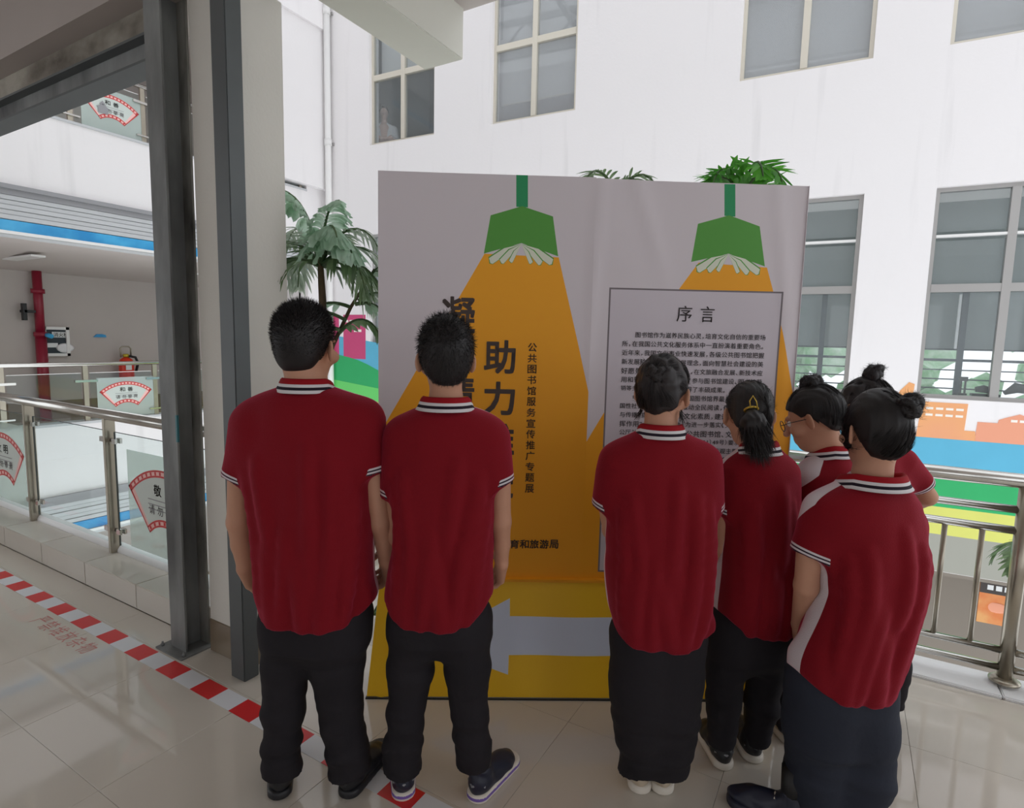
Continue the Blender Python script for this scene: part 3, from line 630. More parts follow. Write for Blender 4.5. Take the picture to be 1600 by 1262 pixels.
def B3(u, z, t=0): return Vector(tuple(Ba+Bd*u+Bn*(.10-wrinkle(u, z)-t)))+Vector((0, 0, z))
def pip(u, v, poly):
    r = False; n = len(poly)
    for i in range(n):
        x1, y1 = poly[i]; x2, y2 = poly[(i+1) % n]
        if (y1 > v) != (y2 > v) and u < (x2-x1)*(v-y1)/(y2-y1)+x1: r = not r
    return r
def printed(name, u0, u1, zb0, zb1, zt0, zt1, polys, mats, parent):
    b = bmesh.new(); nu, nz = 36, 60
    g = [[b.verts.new((u0+(u1-u0)*i/nu, 0, (zb0+(zb1-zb0)*i/nu)*(1-j/nz)+(zt0+(zt1-zt0)*i/nu)*j/nz)) for i in range(nu+1)] for j in range(nz+1)]
    for j in range(nz):
        for i in range(nu): b.faces.new((g[j][i], g[j][i+1], g[j+1][i+1], g[j+1][i]))
    for poly, mi in polys:
        lo = (min(p[0] for p in poly)-.001, min(p[1] for p in poly)-.001); hi = (max(p[0] for p in poly)+.001, max(p[1] for p in poly)+.001)
        for i in range(len(poly)):
            (x1, y1), (x2, y2) = poly[i], poly[(i+1) % len(poly)]
            fs = [f for f in b.faces if max(v.co.x for v in f.verts) >= lo[0] and min(v.co.x for v in f.verts) <= hi[0] and max(v.co.z for v in f.verts) >= lo[1] and min(v.co.z for v in f.verts) <= hi[1]]
            if not fs: continue
            gm = list({v for f in fs for v in f.verts})+list({e for f in fs for e in f.edges})+fs
            bmesh.ops.bisect_plane(b, geom=gm, dist=1e-6, plane_co=(x1, 0, y1), plane_no=(y2-y1, 0, -(x2-x1)))
        for f in b.faces:
            c = f.calc_center_median()
            if lo[0] <= c.x <= hi[0] and lo[1] <= c.z <= hi[1] and pip(c.x, c.z, poly): f.material_index = mi
    for v in b.verts: v.co = B3(v.co.x, v.co.z)
    bmesh.ops.recalc_face_normals(b, faces=b.faces)
    for f in b.faces: f.smooth = True
    return from_bm(name, b, mats, parent)
eb = empty('exhibition_board', tuple((Ba+Bb)/2), 0, 'tall grey and yellow printed exhibition board with green lamps and Chinese text', 'display board')
def px2(pts): return [BU(x, y) for x, y in pts]
ZB = .515
def lamp(pts): return px2([(580+x/1.972, 260+y/1.972) for x, y in pts])
MP = ['cloth_white', 'cloth_yellow', 'lamp_green', 'cord_green', 'page_white', 'board_print', 'board_line']
tl = BU(590, 266); tm = BU(932, 280); trr = BU(1264, 290)
L0, SEAM, R1_ = .036, .957, 1.872
left_poly = [
 (px2([(757, 396), (873, 402), (905, 545), (925, 640), (938, 760)])+[(SEAM+.02, ZB-.05), (L0-.05, ZB-.05)]+px2([(575, 708)]), 1),
 (lamp([(447, 22), (483, 20), (483, 126), (447, 124)]), 3),
 (lamp([(368, 150), (465, 122), (560, 154), (576, 277), (463, 236), (347, 268)]), 2)]
def pages(cx, cy, tips, sc=1.0):   # open pages under each lamp
    out = []
    for tx, ty, w in tips:
        dx, dy = tx-cx, ty-cy; L = math.hypot(dx, dy); nx, ny = -dy/L, dx/L
        for g, mi in ((1.0, 2), (.80, 4)):
            pts = [(cx, cy), (cx+dx*.45+nx*w*g, cy+dy*.45+ny*w*g), (cx+dx*.93+nx*w*.9*g, cy+dy*.93+ny*w*.9*g), (cx+dx*(.97 if mi == 4 else 1), cy+dy*(.97 if mi == 4 else 1)), (cx+dx*.93-nx*w*.35*g, cy+dy*.93-ny*w*.35*g)]
            out.append((pts, mi))
    return out
for pts, mi in pages(463, 239, [(364, 299, 21), (400, 300, 17), (430, 298, 12), (559, 303, -21), (523, 305, -17), (492, 302, -12)]): left_poly.append((lamp(pts), mi))
printed('board_panel', L0, SEAM, ZB, ZB, 2.297, 2.294, left_poly, MP, eb)
def lamp2(pts): return px2([(815+324.3+((x-465)/1.972)*.985-0*1, 260+y/1.972+14.5+(x-465)*.012) for x, y in pts])
bd = px2([(952, 449), (1223, 456)]); bl_ = BU(937, 893)
ub0, ub1, zbt, zbb = bd[0][0], bd[1][0], (bd[0][1]+bd[1][1])/2, bl_[1]
right_poly = [(px2([(1092, 410), (1198, 418), (1207, 452), (1222, 520), (1243, 640), (1262, 760)])+[(R1_+.03, ZB-.05), (SEAM-.02, ZB-.05)]+px2([(916, 690), (1063, 449)]), 1),
 (lamp2([(450, 26), (484, 26), (484, 126), (450, 124)]), 3),
 (lamp2([(368, 150), (465, 122), (560, 154), (576, 277), (463, 240), (347, 268)]), 2)]
for pts, mi in pages(463, 242, [(364, 299, 21), (400, 300, 17), (430, 298, 12), (559, 303, -21), (523, 305, -17), (492, 302, -12)]): right_poly.append((lamp2(pts), mi))
g = .012
right_poly += [([(ub0, zbb), (ub1, zbb), (ub1, zbt), (ub0, zbt)], 6), ([(ub0+g*.6, zbb+g*.6), (ub1-g*.6, zbb+g*.6), (ub1-g*.6, zbt-g*.6), (ub0+g*.6, zbt-g*.6)], 5)]
RP = printed('board_panel', SEAM, R1_, ZB, ZB, 2.290, 2.284, right_poly, MP, eb)
# edge returns and top hem of the cloth, light frame behind
def slab(name, u0, u1, z0, z1, t0, t1, m, par=eb):
    b = bmesh.new(); vs = [b.verts.new(Vector(tuple(Ba+Bd*u+Bn*t))+Vector((0, 0, z))) for z in (z0, z1) for t in (t0, t1) for u in (u0, u1)]
    for q in ((0, 2, 3, 1), (4, 5, 7, 6), (0, 1, 5, 4), (2, 6, 7, 3), (0, 4, 6, 2), (1, 3, 7, 5)): b.faces.new([vs[i] for i in q])
    bmesh.ops.recalc_face_normals(b, faces=b.faces); return from_bm(name, b, m, par)
slab('cloth_back', L0, R1_, ZB, 2.275, .125, .13, 'cloth_white')
slab('cloth_return', L0, L0+.002, ZB, 2.297, .10, .13, 'cloth_white'); slab('cloth_return', R1_-.002, R1_, ZB, 2.284, .094, .13, 'cloth_white')
for u in (L0+.02, SEAM, R1_-.02): slab('frame_pole', u-.012, u+.012, .0, 2.27, .131, .155, 'alu')
for z in (.52, 1.4, 2.25): slab('frame_rail', L0+.02, R1_-.02, z-.012, z+.012, .156, .175, 'alu')
slab('foot_strip', -.004, 1.865, .0, .006, -.01, .02, 'black')
# sloping yellow base with the white arrow
def BS(u, v, t=0):   # v 0 bottom .. 1 top; the sheet leans out towards the floor
    off = -.0+.085*v; z = .008+(.525-.008)*v; w = .004*math.sin(u*14+v*2)*math.sin(v*3.1)+.010*math.exp(-((u-.07-.03*v)/.012)**2)*(1-v)
    return Vector(tuple(Ba+Bd*(u)+Bn*(off-w-t)))+Vector((0, 0, z))
Sn = np.cross(Bd, np.array([0, 0, .517])+Bn*.085); Sn /= np.linalg.norm(Sn)
def SU(x, y): w = PP(x, y, Ba, Sn); return (float((w-Ba)@Bd), float((w[2]-.008)/.517))
b = bmesh.new(); nu, nz = 90, 24
lft = lambda v: 0.0+.045*v; rgt = lambda v: 1.862+.02*v
g_ = [[b.verts.new((lft(j/nz)+(rgt(j/nz)-lft(j/nz))*i/nu, 0, j/nz)) for i in range(nu+1)] for j in range(nz+1)]
for j in range(nz):
    for i in range(nu): b.faces.new((g_[j][i], g_[j][i+1], g_[j+1][i+1], g_[j+1][i]))
arrow = [SU(x, y) for x, y in ((664, 1004), (796.7, 934.4), (796.7, 962.5), (1150, 967), (1150, 1026), (795, 1023), (793.8, 1053.4))]
for i in range(7):
    (x1, y1), (x2, y2) = arrow[i], arrow[(i+1) % 7]
    bmesh.ops.bisect_plane(b, geom=list(b.verts)+list(b.edges)+list(b.faces), dist=1e-6, plane_co=(x1, 0, y1), plane_no=(y2-y1, 0, -(x2-x1)))
for f in b.faces:
    c = f.calc_center_median(); f.smooth = True
    if pip(c.x, c.z, arrow): f.material_index = 1
for v in b.verts: v.co = BS(v.co.x, v.co.z)
bmesh.ops.recalc_face_normals(b, faces=b.faces)
bs = from_bm('base_skirt', b, ['cloth_yellow_base', 'cloth_blue_white'], eb)
slab('base_ledge', L0, R1_, .515, .527, .075, .128, 'cloth_yellow')
b = bmesh.new()   # white side cloth of the base, crumpled
pr_ = []
for j in range(9):
    v = j/8; row = []
    for i in range(7):
        t = i/6; q = Ba+Bd*(lft(v)-.001-.012*math.sin(i*2.1+j*1.3)*(t > 0))+Bn*(.085*v+.20*t); row.append(b.verts.new((q[0], q[1], .006+.52*v)))
    pr_.append(row)
for j in range(8):
    for i in range(6): f = b.faces.new((pr_[j][i], pr_[j][i+1], pr_[j+1][i+1], pr_[j+1][i])); f.smooth = True
from_bm('base_side_cloth', b, 'white_fabric', eb)
slab('base_side_cloth', 1.858, 1.862, .006, .52, .05, .2, 'white_fabric')
# lettering
Tf = lambda u, v: tuple(B3(u, v, .0022))
def glyph(p, ch, x0, y0, x1, y1, bold):   # by the corners it has on the board, in photograph pixels
    (ua, za), (ub, zb) = BU(x0, y1), BU(x1, y0); p.add(ch, ua, za, ub, zb, Tf, bold)
p = Print()
for k, ch in enumerate('凝聚精神'): glyph(p, ch, 691-k*.8, 465+61.5*k, 742-k*.8, 519+61.5*k, .020)
for k, ch in enumerate('助力推进'): glyph(p, ch, 757-k*1.1, 533+65*k, 805-k*1.1, 582+65*k, .024)
p.build('title_lettering', 'ink_warm', eb)
p = Print()
for k, ch in enumerate('公共图书馆服务宣传推广专题展'): glyph(p, ch, 825-k*.36, 536+16.95*k, 839-k*.36, 549+16.95*k, .012)
for k, ch in enumerate('文化广电体育和旅游局'): glyph(p, ch, 720+15.4*k, 843+.05*k, 734+15.4*k, 856+.05*k, .022)
p.build('subtitle_lettering', 'ink_warm', eb)
p = Print(); glyph(p, '序', 1057, 478, 1082, 502, .004); glyph(p, '言', 1094, 479, 1117, 503, .004); p.build('heading_lettering', 'ink', eb)
segs = [[('图书馆作为滋养民族心灵，培育文化自信的重要场', 232, 1360)], [('所，在我国公共文化服务体系中一直扮演着重要角色。', 120, 1350)], [('近年来，我国文化事业快速发展，各级公共图书馆把握', 118, 1348)],
 [('新发展阶段，贯彻新发展', 115, 677), ('理念，面向智慧社会建设的美', 678, 1340)], [('好愿景，坚持守正创新', 112, 680), ('，在文旅融合发展、新技术应', 708, 1335)], [('用和管理创新等方面深度', 110, 715), ('参与图书馆建设、图书馆营', 722, 1330)],
 [('销等多个方面积极探索，取', 108, 668), ('得了丰硕成果。', 672, 1020)], [('中国图书馆学会是我', 208, 686), ('国图书馆界最具影响力的全', 690, 1325)], [('国性社会组织，长期以来', 100, 632), ('推动全民阅读，促进知识交流', 636, 1320)],
 [('与传播，提高全民族科学', 98, 648), ('文化素质，建设书香社会发', 653, 1318)], [('挥作用”，近年来各地，', 96, 660), ('为进一步落实《文化和旅游部', 664, 1316)], [('公厅关于组织开展年度的', 94, 665), ('公共图书馆、文化馆评估', 670, 1314)],
 [('定级工作的通知》（办公共发〔2', 92, 785), ('021〕49号）要求，充分发', 788, 1312)], [('挥图书馆作用，弘扬社会主义核心价', 90, 903), ('值观主题，展示成', 906, 1310)], [('果，满足人民群众对于更加充实的', 88, 955), ('美好生活新期待', 960, 1308)],
 [('需要，特组织本次专题展览，集中展示各地图书馆的', 86, 1306)], [('优秀案例和经验，让更多读者走进图书馆。', 86, 1100)], [('希望通过展览加强交流，互学互鉴，开拓创新，不断', 190, 1304)], [('提升服务水平，共同推进公共图书馆事业高质量发展', 84, 1302)],
 [('为建设文化强国贡献力量，增强人民群众的获得感和', 84, 1300)], [('幸福感，传承中华优秀传统文化，弘扬时代精神，恢', 82, 1298)], [('复传统阅读空间，在书香里遇见美好，助力文化振兴', 82, 1296)], [('让每一位读者都能在这里自由地阅读、思考与探索。', 80, 1294)]]
pitch = (BU(1110, 525)[1]-BU(1105, 717)[1])/14; ztop = BU(1085, 520)[1]; p = Print(); _gl = {}
zu = lambda zx, i: BU(950+zx/5.517+i*0, 525+i*13.7)[0]
for i, row in enumerate(segs):
    sk = (90-segs[i][0][1]) if len(row) == 1 and i > 2 and segs[i][0][1] < 91 else 0
    for t, x0, x1 in row:
        ua, ub = zu(x0, i), zu(x1, i); adv = [.6 if c in '，。、”《》（）〔〕' else (.55 if c.isdigit() else 1.0) for c in t]; em = (ub-ua)/sum(adv); hh = em; pen = ua; zb_ = ztop-i*pitch-.88*hh
        for c, a in zip(t, adv):
            if c not in _gl: _gl[c] = text_mesh(c, 0, 2)
            v, fcs = _gl[c]
            if len(v):
                ox = -.5*em if c in '《（〔' else 0
                for dx, dz in ((0, 0), (.014, .010), (-.014, -.006)):
                    o = sum(len(x_) for x_ in p.v[-1:])+getattr(p, 'n', 0)-(len(p.v[-1]) if p.v else 0); q = np.array([Tf(pen+ox+(x_+dx)*em*.97, zb_+(y_+dz)*hh*.97) for x_, y_, _ in v]); base = getattr(p, 'n', 0); p.v.append(q); p.f += [tuple(k_+base for k_ in f_) for f_ in fcs]; p.n = base+len(q)
            pen += a*em
p.build('body_lettering', 'ink', eb)
# ============================================================ FIGURES: smooth distance fields turned into one continuous skin
f32 = np.float32
class Field:
    def __init__(s, lo, hi, h):
        s.h = h; s.lo = np.array(lo, float); n = np.ceil((np.array(hi)-s.lo)/h).astype(int)+1; s.n = n
        s.ax = [(s.lo[i]+h*np.arange(n[i])).astype(f32) for i in range(3)]; s.F = np.full(tuple(n), 1.0, f32)
    def sub(s, lo, hi):
        a = np.clip(np.floor((np.array(lo)-s.lo)/s.h).astype(int), 0, s.n); b = np.clip(np.ceil((np.array(hi)-s.lo)/s.h).astype(int)+1, 0, s.n)
        sl = tuple(slice(a[i], b[i]) for i in range(3)); X = s.ax[0][sl[0]][:, None, None]; Y = s.ax[1][sl[1]][None, :, None]; Z = s.ax[2][sl[2]][None, None, :]
        return sl, X, Y, Z
    def put(s, sl, d, k=0):
        A = s.F[sl]
        if k > 0:
            h = np.maximum(k-np.abs(A-d), 0)/k; s.F[sl] = np.minimum(A, d)-h*h*k*.25
        else: s.F[sl] = np.minimum(A, d)
    def cut(s, sl, d, k=0):     # keep where d<0
        A = s.F[sl]
        if k > 0:
            h = np.maximum(k-np.abs(A-d), 0)/k; s.F[sl] = np.maximum(A, d)+h*h*k*.25
        else: s.F[sl] = np.maximum(A, d)
    def cone(s, p, q, r0, r1, k=.02, capq=False, capp=False, ax2=None, sq=1.0):
        """tapered limb from p to q; capq ends it flat at q. ax2/sq flattens across ax2"""
        p = np.array(p, float); q = np.array(q, float); m = max(r0, r1)*max(1, sq)+k+.02
        sl, X, Y, Z = s.sub(np.minimum(p, q)-m, np.maximum(p, q)+m)
        if 0 in [x.stop-x.start for x in sl]: return
        d = q-p; L2 = d@d; px, py, pz = X-f32(p[0]), Y-f32(p[1]), Z-f32(p[2]); t = (px*f32(d[0])+py*f32(d[1])+pz*f32(d[2]))/f32(L2); tc = np.clip(t, 0, 1)
        ex, ey, ez = px-tc*f32(d[0]), py-tc*f32(d[1]), pz-tc*f32(d[2])
        if ax2 is not None:
            c = (ex*f32(ax2[0])+ey*f32(ax2[1])+ez*f32(ax2[2]))*f32(1-1/sq); ex, ey, ez = ex-c*f32(ax2[0]), ey-c*f32(ax2[1]), ez-c*f32(ax2[2])
        D = np.sqrt(ex*ex+ey*ey+ez*ez)-(f32(r0)+tc*f32(r1-r0)); L = math.sqrt(L2)
        if capq: D = np.maximum(D, (t-1)*f32(L))
        if capp: D = np.maximum(D, -t*f32(L))
        s.put(sl, D, k)
    def ell(s, c, R, rad, k=.02, neg=False):
        """ellipsoid at c with axes = rows of R"""
        c = np.array(c, float); rad = np.array(rad, float); m = max(rad)+k+.015
        sl, X, Y, Z = s.sub(c-m, c+m)
        if 0 in [x.stop-x.start for x in sl]: return
        px, py, pz = X-f32(c[0]), Y-f32(c[1]), Z-f32(c[2]); u = [px*f32(R[i][0])+py*f32(R[i][1])+pz*f32(R[i][2]) for i in range(3)]
        k0 = np.sqrt(sum((u[i]/f32(rad[i]))**2 for i in range(3))); k1 = np.sqrt(sum((u[i]/f32(rad[i]**2))**2 for i in range(3)))+1e-6
        D = k0*(k0-1)/k1
        if neg: s.cut(sl, -D, k)
        else: s.put(sl, D, k)
    def loft(s, secs, A, B, k=.02, ex=2.3):
        """secs: (z, cx, cy, a, b) sorted by z; A,B = horizontal unit axes"""
        S = np.array(secs, float); S = S[np.argsort(S[:, 0])]; zz = S[:, 0]; m = S[:, 3].max()+.05
        cx, cy = S[:, 1], S[:, 2]; sl, X, Y, Z = s.sub((cx.min()-m, cy.min()-m, zz[0]-.04), (cx.max()+m, cy.max()+m, zz[-1]+.04))
        zf = np.linspace(zz[0], zz[-1], 170); w = []
        for i in range(1, 5):
            v = np.interp(zf, zz, S[:, i]); v = np.convolve(np.pad(v, 4, mode='edge'), np.hanning(9)/np.hanning(9).sum(), 'valid'); w.append(np.interp(Z[0, 0], zf, v).astype(f32)[None, None, :])
        px, py = X-w[0], Y-w[1]; u = np.abs(px*f32(A[0])+py*f32(A[1])); v = np.abs(px*f32(B[0])+py*f32(B[1]))
        g = ((u/w[2])**ex+(v/w[3])**ex)**f32(1/ex); D = (g-1)*np.minimum(w[2], w[3])*f32(.85)
        zc = np.maximum(f32(zz[0])-Z, Z-f32(zz[-1])); D = np.maximum(D, zc)
        s.put(sl, D, k)
    def wrinkle(s, amp, dirs, seed=0, where=None, bias=0):
        rs = np.random.RandomState(seed); X = s.ax[0][:, None, None]; Y = s.ax[1][None, :, None]; Z = s.ax[2][None, None, :]; N = 0
        for kx, ky, kz, a in dirs: N = N+f32(a)*np.sin(f32(kx)*X+f32(ky)*Y+f32(kz)*Z+f32(rs.rand()*6.28)+f32(1.3)*np.sin(f32(kx*.37)*Y+f32(kz*.6+3)*Z+f32(rs.rand()*6)))
        if where is not None: N = N*where(Z)
        s.F += f32(amp)*(N-f32(bias))
    def mesh(s):
        F = s.F; n = F.shape; neg = F < 0; c = np.zeros((n[0]-1, n[1]-1, n[2]-1), np.uint8)
        for i in (0, 1):
            for j in (0, 1):
                for k in (0, 1): c += neg[i:n[0]-1+i, j:n[1]-1+j, k:n[2]-1+k]
        act = (c > 0) & (c < 8); idx = np.argwhere(act); vid = np.full(act.shape, -1, np.int32); vid[act] = np.arange(len(idx))
        acc = np.zeros((len(idx), 3)); cnt = np.zeros(len(idx)); cor = [(i, j, k) for i in (0, 1) for j in (0, 1) for k in (0, 1)]
        val = {q: F[idx[:, 0]+q[0], idx[:, 1]+q[1], idx[:, 2]+q[2]].astype(float) for q in cor}
        for a in cor:
            for ax in range(3):
                if a[ax]: continue
                b = list(a); b[ax] = 1; b = tuple(b); va, vb = val[a], val[b]; m = (va < 0) != (vb < 0); t = np.where(m, va/np.where(m, va-vb, 1), 0)
                p = np.tile(np.array(a, float), (len(idx), 1)); p[:, ax] += t; acc[m] += p[m]; cnt[m] += 1
        V = s.lo+s.h*(idx+acc/cnt[:, None]); Q = []
        for ax in range(3):
            o1, o2 = [(1, 2), (2, 0), (0, 1)][ax]; sl0 = [slice(1, -1)]*3; sl0[ax] = slice(0, -1); sl1 = [slice(1, -1)]*3; sl1[ax] = slice(1, None)
            A, B = neg[tuple(sl0)], neg[tuple(sl1)]; m = np.argwhere(A != B)
            if not len(m): continue
            inside = A[tuple(m.T)]; m = m+np.array([0 if i == ax else 1 for i in range(3)]); e1 = np.eye(3, dtype=int)[o1]; e2 = np.eye(3, dtype=int)[o2]
            q = np.stack([vid[tuple((m-e1-e2).T)], vid[tuple((m-e2).T)], vid[tuple(m.T)], vid[tuple((m-e1).T)]], 1); q[~inside] = q[~inside][:, ::-1]; Q.append(q)
        return V, np.concatenate(Q)
def np_mesh(name, V, Q, mats, parent=None, attrs=None, mi=None):
    me = bpy.data.meshes.new(name); n = Q.shape[1]; me.vertices.add(len(V)); me.vertices.foreach_set('co', np.asarray(V, f32).ravel()); me.loops.add(Q.size); me.loops.foreach_set('vertex_index', Q.ravel().astype(np.int32))
    me.polygons.add(len(Q)); me.polygons.foreach_set('loop_start', np.arange(0, Q.size, n, dtype=np.int32)); me.polygons.foreach_set('loop_total', np.full(len(Q), n, np.int32))
    if mi is not None: me.polygons.foreach_set('material_index', mi.astype(np.int32))
    me.update(calc_edges=True); me.shade_smooth()
    for k, v in (attrs or {}).items(): a = me.attributes.new(k, 'FLOAT', 'POINT'); a.data.foreach_set('value', np.asarray(v, f32))
    return link(name, me, mats, parent)
def relax(V, Q, it=1, lam=.5):
    for _ in range(it):
        S = np.zeros_like(V); C = np.zeros(len(V))
        for a, b in ((0, 1), (1, 2), (2, 3), (3, 0)):
            np.add.at(S, Q[:, a], V[Q[:, b]]); np.add.at(C, Q[:, a], 1); np.add.at(S, Q[:, b], V[Q[:, a]]); np.add.at(C, Q[:, b], 1)
        V = V+lam*(S/np.maximum(C, 1)[:, None]-V)
    return V
def normals(V, Q):
    n = np.cross(V[Q[:, 2]]-V[Q[:, 0]], V[Q[:, 3]]-V[Q[:, 1]]); N = np.zeros_like(V)
    for i in range(4): np.add.at(N, Q[:, i], n)
    return N/np.maximum(np.linalg.norm(N, axis=1), 1e-9)[:, None]
U3 = np.array([0, 0, 1.])
def strands(name, roots, dirs, lens, wid, m, parent, steps=4, curl=0, flow=None, rs=None, flat=None):
    """thin tapering hairs; flow(p, d) bends the direction at each step"""
    P = [roots]; d = dirs.copy(); n = len(roots)
    for i in range(steps):
        if flow is not None: d = flow(P[-1], d)
        if curl: d = d+rs.normal(0, curl, d.shape)
        d /= np.linalg.norm(d, axis=1)[:, None]; P.append(P[-1]+d*(lens/steps)[:, None])
    side = np.cross(dirs, rs.normal(size=dirs.shape)); side /= np.linalg.norm(side, axis=1)[:, None]
    V = []; 
    for i, p in enumerate(P): w = wid*(1-i/(steps+.6)); V += [p-side*w, p+side*w]
    V = np.stack(V, 1).reshape(-1, 3); k = 2*(steps+1); Q = []
    for i in range(steps): b = np.arange(n)*k+2*i; Q.append(np.stack([b, b+1, b+3, b+2], 1))
    return np_mesh(name, V, np.concatenate(Q), m, parent)
def shoe(parent, heel, ang, kind, size=1.0, lift=0):
    """heel = floor point under the back of the heel, ang = direction of the toes"""
    t = np.array([math.cos(ang), math.sin(ang), 0]); sd = np.array([-t[1], t[0], 0]); L = .262*size
    P = lambda a, b, z: np.array([heel[0], heel[1], 0])+t*a+sd*b+U3*z
    lo = np.minimum(P(0, 0, 0), P(L, 0, 0))-.08; hi = np.maximum(P(0, 0, 0), P(L, 0, 0))+.08; lo[2] = -.01; hi[2] = .16
    R = [t, sd, U3]; f = Field(lo, hi, .005)
    f.ell(P(.052, 0, .055), R, (.052, .036, .05), .02); f.ell(P(.12, 0, .045), R, (.09, .038, .045), .02); f.ell(P(.185, 0, .032), R, (.072, .044, .034), .03)
    f.cone(P(.055, 0, .06), P(.05, 0, .115), .036, .037, .02, capq=True); f.cut((slice(None),)*3, -(f.ax[2][None, None, :]-f32(.022))+0*f.F, .004)
    f.wrinkle(.0015, [(60, 40, 90, 1), (-70, 90, 50, .7)], 3)
    mats = {'black': ('shoe_black', 'shoe_black'), 'purple': ('shoe_navy', 'sole_white'), 'canvas': ('shoe_black', 'sole_white'), 'navy': ('shoe_navy', 'shoe_navy'), 'beige': ('shoe_beige', 'sole_white')}[kind]
    V, Q = f.mesh(); up = np_mesh('shoe', V, Q, mats[0], parent)
    g = Field(lo, hi, .005)
    g.cone(P(.042, 0, .012), P(L-.05, 0, .012), .042, .052, 0); zz = g.ax[2][None, None, :]
    g.cut((slice(None),)*3, np.maximum(-zz+f32(.001), zz-f32(.030))+0*g.F, .004); V, Q = g.mesh()
    if kind == 'purple': cz = V[Q].mean(1)[:, 2]; np_mesh('sole', V, Q, ['sole_white', 'sole_purple'], up, mi=((cz > .011) & (cz < .021)).astype(int))
    else: np_mesh('sole', V, Q, mats[1], up)
    # laces and tongue
    b = bmesh.new()
    for k in range(4): a = .105+.022*k; z = .088-.011*k; tube(b, [P(a, -.022, z-.008), P(a, 0, z+.001), P(a, .022, z-.008)], .0032, 6)
    from_bm('laces', b, 'sole_white' if kind != 'black' else 'pot_black', up)
    if kind == 'purple' or kind == 'canvas':
        b = bmesh.new(); tube(b, [P(.03, -.036, .06), P(.0-.0, 0, .066), P(.03, .036, .06)], .004, 6); from_bm('heel_tab', b, 'side_tape' if False else 'slat_dark', up)
    return up
def hand(f, w, d, palm, thumb, s=1.0, curl=.5):
    """palm and five fingers. w wrist, d direction of the hand, palm = normal the fingers close towards, thumb = side of the thumb"""
    d = np.array(d, float); d /= np.linalg.norm(d); palm = np.array(palm, float); palm -= d*(palm@d); palm /= np.linalg.norm(palm); sd = np.cross(d, palm); sd *= np.sign(sd@np.array(thumb)) or 1
    w = np.array(w, float)
    for i, (o, L) in enumerate(((.030, .078), (.010, .084), (-.010, .080), (-.029, .070))):
        k0 = w+d*.085*s+sd*o*s; f.cone(w+d*.01*s+sd*o*.55*s, k0, .016*s, .0115*s, .014)
        p = k0; ang = curl*(.35+.12*i); seg = L*s*np.array([.44, .32, .24]); r = .0092*s
        for j in range(3):
            q = p+(d*math.cos(ang)+palm*math.sin(ang)+sd*(o*1.4))*seg[j]; f.cone(p, q, r, r*.9, .0035); p = q; r *= .9; ang += curl*.75
    b = w+d*.028*s+sd*.028*s; m = b+(sd*.75+d*.6+palm*.25)*.038*s; e = m+(d*.9+sd*.3+palm*.35)*.032*s; t = e+(d*.95+sd*.05+palm*.4)*.026*s
    f.cone(w+d*.01*s+sd*.01*s, b, .017*s, .015*s, .01); f.cone(b, m, .0145*s, .0115*s, .008); f.cone(m, e, .011*s, .0095*s, .004); f.cone(e, t, .0095*s, .0075*s, .004)
class Person:
    def __init__(s, label, g, yaw=0.0, group=None, h_scale=1.0, skin='skin'):
        s.g = PZ(*g); s.yaw = yaw; s.skin = skin
        s.root = empty('person', tuple(s.g), 0, label, 'person', group)
        c, sn = math.cos(yaw), math.sin(yaw)     # yaw>0 turns the body to its right
        s.Fd = FH*c+RH*sn; s.R = RH*c-FH*sn
        s.mpp = ((s.g[:2]-O[:2])@fwd[:2]/np.linalg.norm(fwd[:2]))/F
    def Q(s, x, y, dy=0): return PP(x, y, s.g+FH*dy, FH)
    def W(s, px, py): return px*np.linalg.norm(s.Q(800, py)-s.Q(801, py))
def head_frame(yaw, pitch, roll=0):
    fd = FH*math.cos(yaw)+RH*math.sin(yaw); rt = RH*math.cos(yaw)-FH*math.sin(yaw); f2 = fd*math.cos(pitch)-U3*math.sin(pitch); up = np.cross(rt, f2)
    return rt*math.cos(roll)+up*math.sin(roll), f2, up*math.cos(roll)-rt*math.sin(roll)
